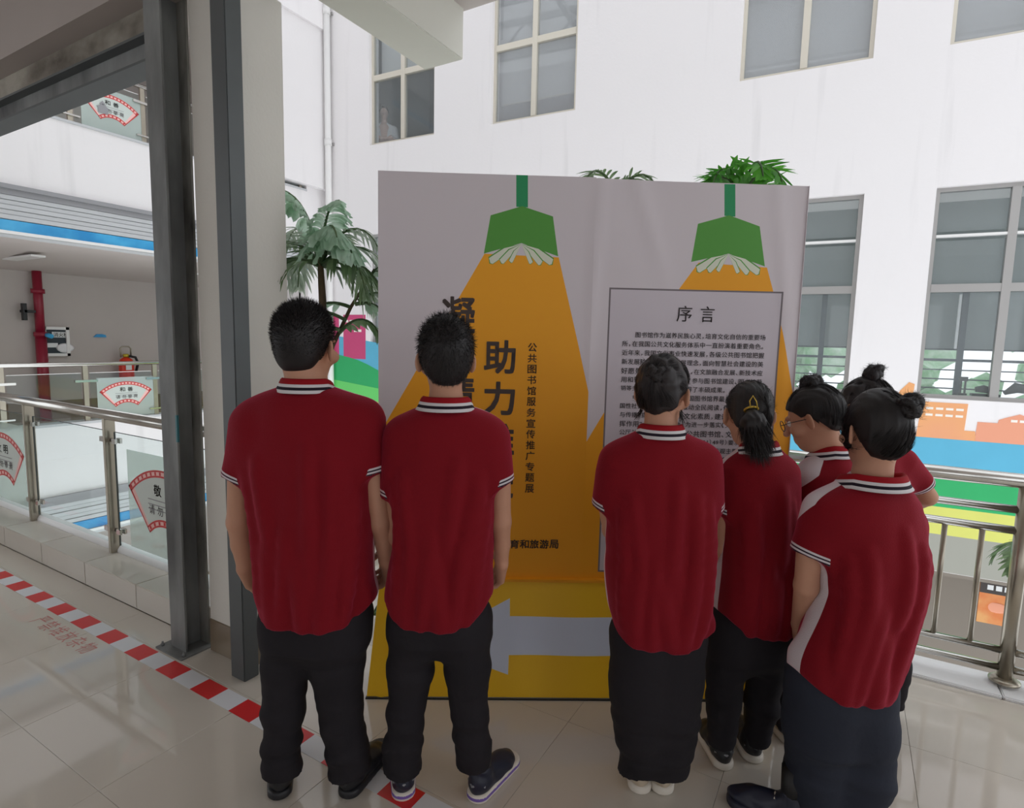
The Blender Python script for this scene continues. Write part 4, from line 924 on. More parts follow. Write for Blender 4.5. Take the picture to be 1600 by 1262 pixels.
def build_person(P, sp):
    """sp: the figure read off the photograph: rows of the shirt, sleeves, arms, legs, head"""
    g = P.g; Q = P.Q; HR, HF, HU = head_frame(*sp['hdir']); hs = sp.get('hs', 1.0); hc = Q(*sp['head']); hp = lambda x, y, z: hc+(HR*x+HF*y+HU*z)*hs
    nb = Q(*sp['neck']); R3 = [HR, HF, HU]
    rows = []
    for (y, xl, xr, bf) in sp['rows']:
        c = Q((xl+xr)/2, y, sp.get('rdy', {}).get(y, 0)); a = np.linalg.norm(Q(xl, y)-Q(xr, y))/2; rows.append((c[2], c[0], c[1], a, bf if bf > .02 else a*.6))
    # ---------- skin
    arms = sp['arms']; apts = [Q(x, y, dy) for arm in arms for (x, y, r, dy) in arm['pts']]
    ends = apts+[a+np.array([0, 0, -.2]) for a in apts]+[a+np.array(arm.get('d', (0, 0, -1)))*.22 for arm in arms for a in [Q(*arm['pts'][-1][:2], arm['pts'][-1][3])]]
    lo = np.min(ends+[hc-.14, g-.2], 0)-.06; hi = np.max(ends+[hc+.14, g+.2], 0)+.06; lo[2] = min(rows[-1][0], rows[0][0])-.0
    lo[2] = min(lo[2], min(a[2] for a in apts)-.22); f = Field(lo, hi, .005)
    f.ell(hp(0, -.012, .028), R3, np.array((.073, .090, .084))*hs, .02); f.ell(hp(0, .022, -.035), R3, np.array((.056, .066, .078))*hs, .03); f.ell(hp(0, .045, -.088), R3, np.array((.026, .028, .020))*hs, .03)
    f.cone(hp(0, .088, .012), hp(0, .108, -.028), .008*hs, .0135*hs, .012)
    for sx in (-1, 1):
        f.ell(hp(sx*.030, .098, .006), R3, np.array((.015, .014, .010))*hs, .010, neg=True); f.cone(hp(sx*.012, .086, .026), hp(sx*.046, .078, .028), .008*hs, .006*hs, .012)
        f.ell(hp(sx*.052, .055, -.022), R3, np.array((.022, .024, .020))*hs, .02)
        ex = [HR*sx*.66-HF*.75, HR*sx*.75+HF*.66, HU]; f.ell(hp(sx*.083, -.008, -.004), ex, np.array((.019, .007, .032))*hs, .006); f.ell(hp(sx*.090, -.002, .0), ex, np.array((.011, .006, .018))*hs, .004, neg=True)
    f.ell(hp(0, .084, -.057), R3, np.array((.022, .004, .005))*hs, .006); f.ell(hp(0, .081, -.068), R3, np.array((.019, .006, .006))*hs, .008)
    nw = sp.get('neck_r', .054); f.cone(hp(0, -.030, -.045), nb+U3*.01, nw*.96, nw, .025); f.cone(nb, nb-U3*.10, nw, .075, .03)
    inner = [(z, cx, cy, max(a-.045, .06), max(b-.035, .05)) for z, cx, cy, a, b in rows if z < nb[2]-.03]
    f.loft(inner, P.R[:2], P.Fd[:2], .03)
    for arm in arms:
        pts = arm['pts']; W3 = [Q(x, y, dy) for x, y, r, dy in pts]; rr_ = [P.W(r, y) for x, y, r, dy in pts]
        for i in range(len(W3)-1): f.cone(W3[i], W3[i+1], rr_[i], rr_[i+1], .012)
        d = np.array(arm.get('d', (0, 0, -1)), float)
        if arm.get('hand', True): hand(f, W3[-1], d, arm['palm'], arm['thumb'], arm.get('hs', 1.0), arm.get('curl', .5))
    V, Qd = f.mesh(); V = relax(V, Qd, 1, .35); body = np_mesh('body', V, Qd, P.skin, P.root)
    for sx in (-1, 1):
        b = bmesh.new(); bmesh.ops.create_uvsphere(b, u_segments=14, v_segments=10, radius=.0125*hs, matrix=Matrix.Translation(hp(sx*.030, .0735, .006))); e = from_bm('eye', b, 'eye_white', body, True)
        b = bmesh.new(); bmesh.ops.create_uvsphere(b, u_segments=10, v_segments=8, radius=.0062*hs, matrix=Matrix.Translation(hp(sx*.030, .0800, .005))); from_bm('iris', b, 'eye_dark', e, True) if False else from_bm('eye', b, 'eye_dark', body, True)
    # ---------- polo shirt
    slv = sp['sleeves']; sp3 = [(Q(x0, y0, d0), Q(x1, y1, d1), P.W(ra, y0), P.W(rb, y1)) for (x0, y0, ra, d0), (x1, y1, rb, d1) in slv]
    cs = np.array([[r[1], r[2], r[0]] for r in rows]); am = max(r[3] for r in rows)+.05
    lo = np.minimum(cs.min(0)-[am, am, .05], np.min([np.minimum(a, b) for a, b, *_ in sp3], 0)-.14); hi = np.maximum(cs.max(0)+[am, am, .05], np.max([np.maximum(a, b) for a, b, *_ in sp3], 0)+.14)
    lo[2] = rows[-1][0]-.09; hi[2] = rows[0][0]+.04; f = Field(lo, hi, .006)
    f.loft([r for r in rows]+[(rows[-1][0]-.05, *rows[-1][1:])], P.R[:2], P.Fd[:2], 0, 2.35)
    for a, b, ra, rb in sp3: f.cone(a, b, ra, rb, .045, capq=True, ax2=P.Fd, sq=sp.get('slsq', 1.12))
    zh, zs = rows[-1][0], rows[0][0]; wt = lambda Z: np.clip((zs-.10-Z)/(zs-zh-.1), .15, 1)
    fd = P.R; k = 38
    fo = sp.get('folds', 1.0)
    f.wrinkle(.0062*fo, [(fd[0]*k, fd[1]*k, 4, 1), (fd[0]*k*1.7, fd[1]*k*1.7, -9, .55), (fd[0]*30, fd[1]*30, 16, .5), (-fd[0]*24, -fd[1]*24, 30, .35)], sp.get('seed', 1), wt, .3)
    hm = sp.get('hem'); 
    if hm:   # curved lower hem: dips in the middle
        cx, cy = rows[-1][1], rows[-1][2]; X = f.ax[0][:, None, None]; Y = f.ax[1][None, :, None]; Z = f.ax[2][None, None, :]
        u = ((X-f32(cx))*f32(P.R[0])+(Y-f32(cy))*f32(P.R[1]))/f32(rows[-1][3]); f.F = np.maximum(f.F, (f32(zh)+f32(hm[0])*np.minimum(u*u*u*u, 1.3)+f32(hm[1])*u)-Z)
    nr = sp.get('col_r', .066); f.cone(nb-U3*.02, nb+U3*.2, nr*.86, nr*.95, 0) if False else None
    # pulled cloth ridges running down from the armpits and shoulder blades
    rg = np.random.RandomState(sp.get('seed', 1)+40); zr = np.array([r[0] for r in rows])[::-1]; col_ = lambda i: np.array([r[i] for r in rows])[::-1]
    for (u0, v0, u1, v1, w_) in sp.get('ridges', [(.60, .30, .40, .80, 1), (.74, .34, .70, .86, 1), (.84, .45, .58, .97, .8), (-.62, .30, -.44, .72, .9), (-.78, .36, -.72, .9, 1), (.22, .22, .12, .62, .6), (-.18, .58, -.30, .98, .8), (.46, .62, .34, .99, .9), (-.05, .70, .05, .99, .6), (-.5, .66, -.58, .98, .8)]):
        u0 += rg.uniform(-.07, .07); u1 += rg.uniform(-.08, .08); pp = []
        for t_ in np.linspace(0, 1, 9):
            z_ = rows[0][0]+(rows[-1][0]-rows[0][0])*(v0+(v1-v0)*t_); uu = u0+(u1-u0)*(t_**1.5); cx_, cy_, a_, b_2 = [np.interp(z_, zr, col_(i)) for i in (1, 2, 3, 4)]
            rad_ = .011; dep = b_2*(1-abs(uu)**2.35)**(1/2.35); pp.append((np.array([cx_, cy_, z_])+P.R*a_*uu-P.Fd*(dep-rad_+.0065*w_*math.sin(math.pi*(.12+.8*t_))), rad_))
        for i in range(8): f.cone(pp[i][0], pp[i+1][0], pp[i][1], pp[i+1][1], .028)
    V, Qd = f.mesh(); V = relax(V, Qd, 1, .4)
    cuff = np.full(len(V), 1.0); onsl = np.zeros(len(V))
    for a, b, ra, rb in sp3:
        d = (b-a)/np.linalg.norm(b-a); t = (V-b)@d; rad = np.linalg.norm((V-b)-np.outer(t, d), axis=1); m = (rad < rb*1.22+.010) & (t > -.12) & (t < .004)
        cuff = np.where(m, np.minimum(cuff, -t), cuff); onsl = np.maximum(onsl, m*1.0)
    zc = np.array([r[0] for r in rows])[::-1]; cxv = np.interp(V[:, 2], zc, np.array([r[1] for r in rows])[::-1]); cyv = np.interp(V[:, 2], zc, np.array([r[2] for r in rows])[::-1]); av = np.interp(V[:, 2], zc, np.array([r[3] for r in rows])[::-1]); bv = np.interp(V[:, 2], zc, np.array([r[4] for r in rows])[::-1])
    u = ((V[:, 0]-cxv)*P.R[0]+(V[:, 1]-cyv)*P.R[1])/av; w = ((V[:, 0]-cxv)*P.Fd[0]+(V[:, 1]-cyv)*P.Fd[1])/bv; shz = rows[0][0]
    yo = sp.get('yoke', .18); yoke = np.where(V[:, 2] > shz-.17, w-yo-.9*np.maximum(0, (shz-.09-V[:, 2])/.1), -1); yoke = np.where(np.abs(u) > 1.35, -1, yoke)
    yoke = np.where((w < yo+1.4), yoke, -1)
    sx0, sx1 = sp.get('side', (.05, .6)); az = rows[0][0]-.24
    side = np.where((V[:, 2] < az) & (onsl < .5), np.minimum(w-sx0-.0*(az-V[:, 2]), sx1-w), -1); side = np.where(np.abs(u) > .35, side, -1)
    polo = np_mesh('polo_shirt', V, Qd, sp.get('polo', 'polo'), P.root, {'cuff': cuff, 'yoke': yoke, 'side': side})
    # ---------- collar
    cc = Q(*sp['collar']); cr = P.W(sp['collar_w']/2, sp['collar'][1]); n = 72; prof = [(-.016, -.008), (-.013, .016), (-.008, .024), (-.002, .026), (.004, .021), (.009, .011), (.014, .000), (.020, -.010), (.026, -.017), (.0235, -.019)]
    tilt = sp.get('ctilt', -.25); b = bmesh.new(); va = []; rings = []; vl = [0, .12, .24, .34, .44, .54, .66, .80, .96, 1.0]
    ch = sp.get('collar_h', 1.0)
    for i in range(n+1):
        th = -2.75+5.5*i/n      # 0 at the nape
        row = []
        for j, (dr, dz) in enumerate(prof):
            fr = max(0, abs(th)-2.1)/.65; rad = cr*.93+dr*.9+.01*fr*(j > 5); z = dz*ch*(1+.9*fr*(j > 5))
            p = cc+P.R*math.sin(th)*rad-P.Fd*math.cos(th)*rad*.98+U3*(z)+U3*(tilt*max(0, .35-math.cos(th))*rad); row.append(b.verts.new(p)); va.append(vl[j])
        rings.append(row)
    for i in range(n):
        for j in range(len(prof)-1): fc = b.faces.new((rings[i][j], rings[i+1][j], rings[i+1][j+1], rings[i][j+1])); fc.smooth = True
    bmesh.ops.recalc_face_normals(b, faces=b.faces); col = from_bm('collar', b, 'collar_fabric', polo, True)
    a = col.data.attributes.new('v', 'FLOAT', 'POINT'); a.data.foreach_set('value', np.array(va, f32))
    # ---------- trousers
    legs = sp['legs']; L3 = []
    for lg, ft in zip(legs, sp['feet']):
        fp_ = PZ(*ft['heel']); dyf = float((fp_-g)@FH)+.04; n_ = len(lg); L3.append([(Q(x, y, dyf*min(1, (i/(n_-1))*1.15)), P.W(r, y)) for i, (x, y, r) in enumerate(lg)])
    allp = [p for l in L3 for p, r in l]; lo = np.min(allp, 0)-.16; hi = np.max(allp, 0)+.16; lo[2] = min(l[-1][0][2] for l in L3)-.02; hi[2] = rows[-1][0]+.20; f = Field(lo, hi, .0065)
    zt = rows[-1][0]; hipw = rows[-1][3]; hx, hy = rows[-1][1], rows[-1][2]; crotch = zt-sp.get('rise', .10)
    f.loft([(zt+.16, hx, hy, hipw*.86, rows[-1][4]*.80), (zt, hx, hy, sp.get('hip', hipw*.93)*.95, rows[-1][4]*.92), (crotch, hx, hy, sp.get('hip', hipw*.93)*.95*.97, rows[-1][4]*.86), (crotch-.05, hx, hy, sp.get('hip', hipw*.93)*.95*.6, rows[-1][4]*.5)], P.R[:2], P.Fd[:2], 0)
    for l in L3:
        for i in range(len(l)-1): f.cone(l[i][0], l[i+1][0], l[i][1], l[i+1][1], max(sp.get('lk', .02), .05 if i == 0 else 0), capq=(i == len(l)-2), ax2=P.Fd, sq=sp.get('lsq', 1.08))
    f.wrinkle(.0035, [(10, 14, 38, 1), (-22, 12, 60, .6), (26, -18, -46, .6), (14, 14, 95, .35)], sp.get('seed', 1)+5, lambda Z: np.clip((zt-Z)/.5, .15, 1)**1.4+.1)
    V, Qd = f.mesh(); V = relax(V, Qd, 1, .4); np_mesh('trousers', V, Qd, sp.get('pants', 'trousers'), P.root)
    for ft in sp['feet']:
        hl = PZ(*ft['heel']); t = FH*math.cos(ft['a'])+RH*math.sin(ft['a']); shoe(P.root, hl, math.atan2(t[1], t[0]), ft['kind'], ft.get('s', 1.0))
        b = bmesh.new(); ac = hl+t*.055; tube(b, [ac+U3*.07, ac+U3*.20], [.034, .038], 14); from_bm('sock', b, ft.get('sock', 'black'), P.root, True)
    # ---------- hair
    hr = sp['hair']; rs = np.random.RandomState(sp.get('seed', 1)); f = Field(hc-.17*hs, hc+.17*hs, .004)
    T, Tb = hr.get('t', .012), hr.get('tb', .012)
    f.ell(hp(0, -.014-Tb*.4, .030+T*.35), R3, (np.array((.073, .090, .084))+np.array((hr.get('ts', .008), .008+Tb*.6, T)))*hs, 0)
    f.ell(hp(0, -.050, -.020), R3, (np.array((.058, .045, .055))+hr.get('nape', .006))*hs, .03)
    if hr.get('locks'):
        for sx in (-1, 1): f.ell(hp(sx*.052, .040, -.005), R3, np.array((.018, .030, .060))*hs, .015)
    X, Y, Z = f.ax[0][:, None, None]-f32(hc[0]), f.ax[1][None, :, None]-f32(hc[1]), f.ax[2][None, None, :]-f32(hc[2])
    lx, ly, lz = [(X*f32(a[0])+Y*f32(a[1])+Z*f32(a[2]))/f32(hs) for a in (HR, HF, HU)]
    hl = hr.get('line', [(-.12, -.072), (-.06, -.060), (-.025, -.012), (-.005, .022), (.022, .018), (.03, .030), (.055, .050), (.085, .062), (.12, .075)])
    zb = np.interp(ly, [a for a, b in hl], [b for a, b in hl]).astype(f32)+f32(hr.get('arc', .25))*np.minimum(lx*lx/f32(.08), f32(.05))*(ly < -.03)
    f.cut((slice(None),)*3, (zb-lz)*f32(.8)*f32(hs), .008)
    if hr.get('lump'): f.wrinkle(hr['lump'], [(90, 60, 40, 1), (-60, 90, 70, .8), (50, -80, 90, .7)], 4)
    style = hr['style']
    if style == 'bun' or style == 'pony':
        bc = hp(*hr['knot']); gd = bc
        f.wrinkle(.0008, [(HR[0]*260, HR[1]*260, HR[2]*260, 1), (HR[0]*410+60, HR[1]*410, 30, .6)], 2)
        f.cone(bc+(hc-bc)*.35, bc+(hc-bc)*.1, .035*hs, .022*hs, .02)
    V, Qd = f.mesh(); V = relax(V, Qd, 1, .4); hm_ = hr.get('mat', 'hair'); ho = np_mesh('hair', V, Qd, hm_, P.root); N = normals(V, Qd)
    pick = lambda n: rs.randint(0, len(V), n)
    if style == 'short':
        i = pick(hr.get('n', 9000)); lzv = ((V[i]-hc)@HU)/hs; L = (hr['len'][0]+(hr['len'][1]-hr['len'][0])*np.clip((lzv+.05)/.14, 0, 1))*rs.uniform(.6, 1.15, len(i))
        d = N[i]*hr.get('spike', 1.0)+HU*hr.get('up', .3)+HF*hr.get('fwd', .1)-HU*hr.get('down', 0)*np.clip(.6-lzv/.1, 0, 1)[:, None]+rs.normal(0, .22, (len(i), 3)); d /= np.linalg.norm(d, axis=1)[:, None]
        strands('hair_strands', V[i]-N[i]*.003, d, L, .0009, hm_, ho, 3, .05, None, rs)
    else:
        i = pick(5200); i = i[np.linalg.norm(V[i]-bc, axis=1) > .03]; tg = bc+(hc-bc)*.2
        def flow(p, d):
            o = tg-p; o /= np.linalg.norm(o, axis=1)[:, None]; nn = p-hp(0, -.014, .028); nn /= np.linalg.norm(nn, axis=1)[:, None]; o -= nn*np.sum(o*nn, 1)[:, None]*.97; return .35*d+o
        d0 = flow(V[i], N[i]*.1); strands('hair_strands', V[i]-N[i]*.0012, d0, rs.uniform(.03, .07, len(i)), .0008, hm_, ho, 5, .03, flow, rs)
        j = pick(170); dd = N[j]*.7+HU*.5+rs.normal(0, .5, (len(j), 3)); dd /= np.linalg.norm(dd, axis=1)[:, None]
        strands('flyaway_hair', V[j], dd, rs.uniform(.01, .03, len(j)), .0005, hm_, ho, 5, .25, None, rs)
        if hr.get('wisps'):
          for side_ in (-1, 1):
            nn = 35; sg = np.full(nn, side_); rt0 = np.array([hp(s_*.066, -.02+.02*rs.rand(), -.045-.02*rs.rand()) for s_ in sg]); dd = np.outer(sg, HR)*.45-HU+rs.normal(0, .18, (nn, 3)); dd /= np.linalg.norm(dd, axis=1)[:, None]
            strands('hair_wisps', rt0, dd, rs.uniform(.03, .06, nn), .0012, hm_, ho, 5, .12, None, rs)
        if style == 'bun':
            r = hr.get('r', .033)*hs; f = Field(bc-2.4*r-.02, bc+2.4*r+.02, .004); rb = np.random.RandomState(sp.get('seed', 1)+9)
            for k in range(hr.get('coils', 5)):
                a0 = rb.rand()*6.28; ax = rb.normal(size=3); ax /= np.linalg.norm(ax); e1 = np.cross(ax, U3); e1 /= np.linalg.norm(e1); e2 = np.cross(ax, e1); off = rb.normal(0, r*.22, 3)
                for m in range(9): t0, t1 = a0+m*.62, a0+(m+1)*.62; q0 = bc+off+(e1*math.cos(t0)+e2*math.sin(t0))*r*.72; q1 = bc+off+(e1*math.cos(t1)+e2*math.sin(t1))*r*.72; f.cone(q0, q1, r*.42, r*.42, .004)
            f.ell(bc, R3, np.array((r, r, r))*.85, .006); f.wrinkle(.0008, [(300, 200, 150, 1), (-200, 250, 200, 1)], 3); V2, Q2 = f.mesh(); bo = np_mesh('hair_bun', V2, Q2, hm_, ho); N2 = normals(V2, Q2)
            j = rs.randint(0, len(V2), 800); dd = N2[j]*.6+rs.normal(0, .7, (len(j), 3)); dd /= np.linalg.norm(dd, axis=1)[:, None]; strands('hair_strands', V2[j]-N2[j]*.002, dd, rs.uniform(.008, .028, len(j)), .0007, hm_, bo, 5, .3, None, rs)
            b = bmesh.new(); kd = (bc-hc)/np.linalg.norm(bc-hc); kc = bc-kd*r*.95; e1 = np.cross(kd, HR); e1 /= np.linalg.norm(e1); e2 = np.cross(kd, e1)
            tube(b, [kc+(e1*math.cos(t*.39)+e2*math.sin(t*.39))*r*.62 for t in range(17)], .0045, 8, False); from_bm('hair_tie', b, 'black', bo)
        else:
            pts = [Q(*p) for p in hr['tail']]; rad = hr['tail_r']; f = Field(np.min(pts, 0)-.07, np.max(pts, 0)+.07, .004)
            for k in range(len(pts)-1): f.cone(pts[k], pts[k+1], rad[k], rad[k+1], .012)
            f.wrinkle(.0012, [(HR[0]*300, HR[1]*300, 12, 1), (HR[0]*190, HR[1]*190, -20, 1)], 3); V2, Q2 = f.mesh(); bo = np_mesh('ponytail', V2, Q2, hm_, ho); N2 = normals(V2, Q2)
            j = rs.randint(0, len(V2), 2600); dn = (pts[-1]-pts[0])/np.linalg.norm(pts[-1]-pts[0]); dd = np.tile(dn, (len(j), 1))+N2[j]*.15+rs.normal(0, .12, (len(j), 3)); dd /= np.linalg.norm(dd, axis=1)[:, None]; strands('hair_strands', V2[j]-N2[j]*.001, dd, rs.uniform(.03, .07, len(j)), .0008, hm_, bo, 5, .05, None, rs)
            b = bmesh.new(); kc = pts[0]; kd = (pts[1]-pts[0]); kd /= np.linalg.norm(kd); e1 = np.cross(kd, HR); e1 /= np.linalg.norm(e1); e2 = np.cross(kd, e1)
            tube(b, [kc+(e1*math.cos(t*.39)+e2*math.sin(t*.39))*.022 for t in range(17)], .0035, 8, False)
            a0 = kc+U3*.01-FH*.02; tube(b, [a0-RH*.012, a0-RH*.016+U3*.022, a0-RH*.006+U3*.040, a0+RH*.006+U3*.022, a0+RH*.014-U3*.006], .0020, 8); from_bm('hair_tie', b, 'gold', bo)
    return dict(hp=hp, body=body, HR=HR, HF=HF, HU=HU, hs=hs)
# ============================================================ THE SEVEN VISITORS
RHd, FHd = RH, FH
SHORT = [(-.12, -.092), (-.06, -.082), (-.035, -.045), (-.018, -.022), (-.006, .020), (.022, .018), (.03, .030), (.055, .050), (.085, .062), (.12, .075)]
def dirv(r, f, u): v = RH*r+FH*f+U3*u; return v/np.linalg.norm(v)
def visitor(label, g, yaw, sp, **k):
    P = Person(label, g, yaw, 'visitors in red polo shirts reading the board', **k); r = build_person(P, sp); return P, r
visitor('tallest boy with bushy black hair beside the steel posts, in red polo and black shoes', (482, 1245), .05, dict(seed=3, head=(479, 545, .02), hs=1.08, hdir=(.20, .04, 0), neck=(480, 606, .0), neck_r=.060, skin='skin_deep',
  rows=[(603, 447, 514, .06), (610, 420, 540, .08), (618, 402, 560, .092), (628, 390, 573, .104), (645, 383, 580, .114), (680, 382, 581, .124), (740, 388, 580, .128), (800, 397, 582, .13), (860, 402, 585, .135), (910, 404, 586, .135), (957, 411, 582, .135)], hem=(.05, 0),
  sleeves=[((398, 668, 34, 0), (373, 746, 24, .0)), ((566, 660, 34, 0), (580, 736, 24, .0))],
  arms=[dict(pts=[(375, 735, 18, 0), (373, 815, 17.5, .01), (377, 850, 15, .03), (382, 882, 12, .04)], d=dirv(.12, .60, -.85), palm=dirv(1, -.3, -.3), thumb=dirv(0, 1, .5), hs=1.05, curl=1.0), dict(pts=[(581, 725, 19, 0), (594, 815, 18, .01), (602, 850, 14.5, .03), (603, 874, 12, .04)], d=dirv(-.15, .65, -.85), palm=dirv(-1, -.3, -.3), thumb=dirv(0, 1, .5), hs=1.05, curl=1.0)],
  collar=(480, 602, 0), collar_w=80, legs=[[(449, 965, 38), (447, 1035, 35), (443, 1110, 31), (440, 1165, 29), (441, 1202, 30)], [(530, 965, 44), (527, 1035, 41), (533, 1110, 33), (542, 1165, 31), (547, 1202, 33)]], hip=.180, rise=.10,
  feet=[dict(heel=(437, 1252), a=-.35, kind='black', s=1.12), dict(heel=(537, 1250), a=.30, kind='black', s=1.12)],
  hair=dict(style='short', t=.018, tb=.008, ts=.006, len=(.003, .020), n=13000, spike=1.2, up=.35, fwd=.05, nape=.002, line=SHORT)))
visitor('slim boy with smooth dark hair and purple striped white soles, standing before the yellow title', (682, 1248), -.03, dict(seed=5, head=(696, 565, .01), hs=1.02, hdir=(-.22, .06, 0), neck=(697, 628, .0), neck_r=.049,
  rows=[(631, 672, 722, .055), (637, 653, 744, .07), (644, 636, 764, .084), (654, 623, 776, .094), (668, 615, 779, .102), (700, 612, 780, .108), (760, 613, 772, .112), (820, 615, 766, .114), (880, 611, 763, .118), (925, 609, 765, .12), (960, 614, 760, .118)], hem=(.055, .01), yoke=.05,
  sleeves=[((630, 688, 28, 0), (617, 772, 20, .0)), ((765, 690, 30, 0), (782, 753, 22, 0))],
  arms=[dict(pts=[(616, 765, 14, 0), (617, 835, 14, .02), (622, 885, 10, .08)], d=dirv(.05, .3, -1), palm=dirv(1, -.2, 0), thumb=FH, curl=.6), dict(pts=[(782, 745, 16, 0), (783, 815, 15.5, .01), (784, 850, 13, .03), (784, 876, 10.5, .04)], d=dirv(-.1, .65, -.85), palm=dirv(-1, -.2, -.2), thumb=dirv(0, 1, .5), curl=.8)],
  collar=(697, 630, 0), collar_w=80, legs=[[(648, 972, 39), (641, 1045, 35), (635, 1110, 29), (631, 1160, 29), (629, 1196, 29)], [(724, 972, 42), (731, 1045, 35), (733, 1110, 28), (738, 1160, 27), (739, 1196, 28)]], hip=.163, rise=.07,
  feet=[dict(heel=(631, 1254), a=-.22, kind='purple', s=1.05), dict(heel=(737, 1256), a=.55, kind='purple', s=1.05)],
  hair=dict(style='short', t=.026, tb=.012, ts=.012, len=(.010, .024), n=12000, spike=.12, up=-.1, fwd=-.1, down=1.6, nape=.002, mat='hair', line=SHORT)))
visitor('girl with tucked up curly hair and very wide black trousers before the text board', (1012, 1238), .0, dict(seed=7, head=(1036, 616, .02), hs=1.0, hdir=(.60, .08, 0), neck=(1032, 668, .0), neck_r=.047,
  rows=[(667, 1010, 1054, .052), (676, 992, 1074, .068), (686, 973, 1092, .082), (702, 957, 1105, .096), (740, 947, 1112, .108), (800, 950, 1112, .115), (860, 952, 1112, .12), (920, 948, 1110, .125), (960, 951, 1107, .125), (990, 960, 1098, .122)], hem=(.03, 0),
  sleeves=[((966, 722, 27, 0), (946, 790, 20, .02)), ((1096, 724, 28, 0), (1110, 792, 20, .02))],
  arms=[dict(pts=[(948, 785, 14, .02), (955, 828, 14, .08), (985, 852, 10, .22)], d=dirv(1, .3, .1), palm=dirv(0, -1, .2), thumb=U3, hs=.92), dict(pts=[(1108, 788, 14, .02), (1100, 832, 14, .08), (1072, 850, 10, .22)], d=dirv(-1, .3, .1), palm=dirv(0, -1, .2), thumb=U3, hs=.92)],
  collar=(1032, 672, 0), collar_w=70, legs=[[(996, 990, 38), (1000, 1060, 37), (1001, 1140, 37), (1003, 1197, 36)], [(1060, 990, 36), (1052, 1060, 36), (1048, 1140, 35), (1041, 1200, 34)]], hip=.158, rise=.30, lk=.05,
  feet=[dict(heel=(1000, 1243), a=.16, kind='beige', s=.96), dict(heel=(1034, 1244), a=.26, kind='beige', s=.96)],
  hair=dict(style='bun', knot=(.005, -.104, .065), r=.024, coils=7, t=.016, tb=.010, ts=.010, lump=.002, mat='hair_soft', wisps=1)))
visitor('girl with long black ponytail tied by a gold band, in canvas shoes', (1158, 1198), -.22, dict(seed=9, head=(1169, 649, .03), hs=.98, hdir=(.05, .12, 0), neck=(1184, 694, .0), neck_r=.044,
  rows=[(692, 1172, 1208, .05), (701, 1158, 1218, .065), (712, 1147, 1226, .08), (730, 1137, 1233, .094), (780, 1131, 1237, .104), (840, 1129, 1239, .11), (900, 1124, 1239, .115), (940, 1120, 1239, .115), (975, 1122, 1236, .112)], hem=(.03, -.02),
  sleeves=[((1148, 738, 22, 0), (1134, 800, 17.5, .0)), ((1224, 738, 20, 0), (1232, 800, 16, .04))],
  arms=[dict(pts=[(1133, 795, 13, 0), (1128, 855, 12.5, .01), (1120, 920, 8.5, .08)], d=dirv(.05, .5, -1), palm=dirv(1, -.2, 0), thumb=FH, hs=.9), dict(pts=[(1228, 800, 12, .04), (1226, 850, 12, .1), (1215, 880, 8.5, .25)], d=dirv(-.3, 1, -.2), palm=dirv(-1, 0, 0), thumb=U3, hs=.9)],
  collar=(1186, 698, 0), collar_w=56, legs=[[(1141, 975, 32), (1135, 1040, 29), (1130, 1100, 25), (1126, 1160, 19)], [(1204, 975, 30), (1197, 1040, 28), (1190, 1100, 25), (1183, 1155, 18)]], hip=.140, rise=.12,
  feet=[dict(heel=(1134, 1206), a=.0, kind='canvas', s=.96), dict(heel=(1181, 1195), a=.03, kind='canvas', s=.96)],
  hair=dict(style='pony', knot=(.02, -.098, .035), t=.010, tb=.006, ts=.006, tail=[(1174, 640, -.075), (1178, 662, -.105), (1183, 685, -.10), (1190, 706, -.075)], tail_r=[.016, .042, .036, .010])))
P5, r5 = visitor('girl in glasses with a top bun, seen in profile looking down beside the board', (1246, 1168), -.95, dict(seed=11, head=(1271, 655, .0), hs=1.0, hdir=(-.86, .38, 0), neck=(1296, 700, .0), neck_r=.044,
  rows=[(698, 1284, 1316, .05), (707, 1270, 1328, .065), (718, 1259, 1338, .08), (736, 1249, 1345, .11), (790, 1246, 1345, .13), (850, 1246, 1342, .13), (910, 1243, 1338, .13), (960, 1240, 1335, .13)], hem=(.01, 0), slsq=1.0,
  sleeves=[((1268, 748, 24, -.03), (1255, 812, 18, -.03)), ((1325, 748, 20, .1), (1322, 800, 16, .12))],
  arms=[dict(pts=[(1255, 808, 12.5, -.03), (1252, 865, 12, .0), (1238, 900, 8.5, .12)], d=dirv(-.6, .7, -.3), palm=dirv(.7, .7, 0), thumb=U3, hs=.9), dict(pts=[(1322, 800, 12, .12), (1315, 850, 12, .15), (1290, 880, 8.5, .25)], d=dirv(-.6, 1, -.2), palm=dirv(-1, 0, 0), thumb=U3, hs=.9)],
  collar=(1297, 703, 0), collar_w=56, legs=[[(1262, 965, 27), (1250, 1040, 25), (1240, 1100, 22), (1233, 1140, 17)], [(1300, 965, 28), (1298, 1040, 26), (1292, 1100, 22), (1290, 1140, 17)]], hip=.12, rise=.12,
  feet=[dict(heel=(1243, 1168), a=-.08, kind='canvas', s=.93), dict(heel=(1295, 1165), a=-.05, kind='canvas', s=.93)],
  hair=dict(style='bun', knot=(.0, -.035, .135), r=.030, coils=6, t=.010, tb=.010, ts=.007)))
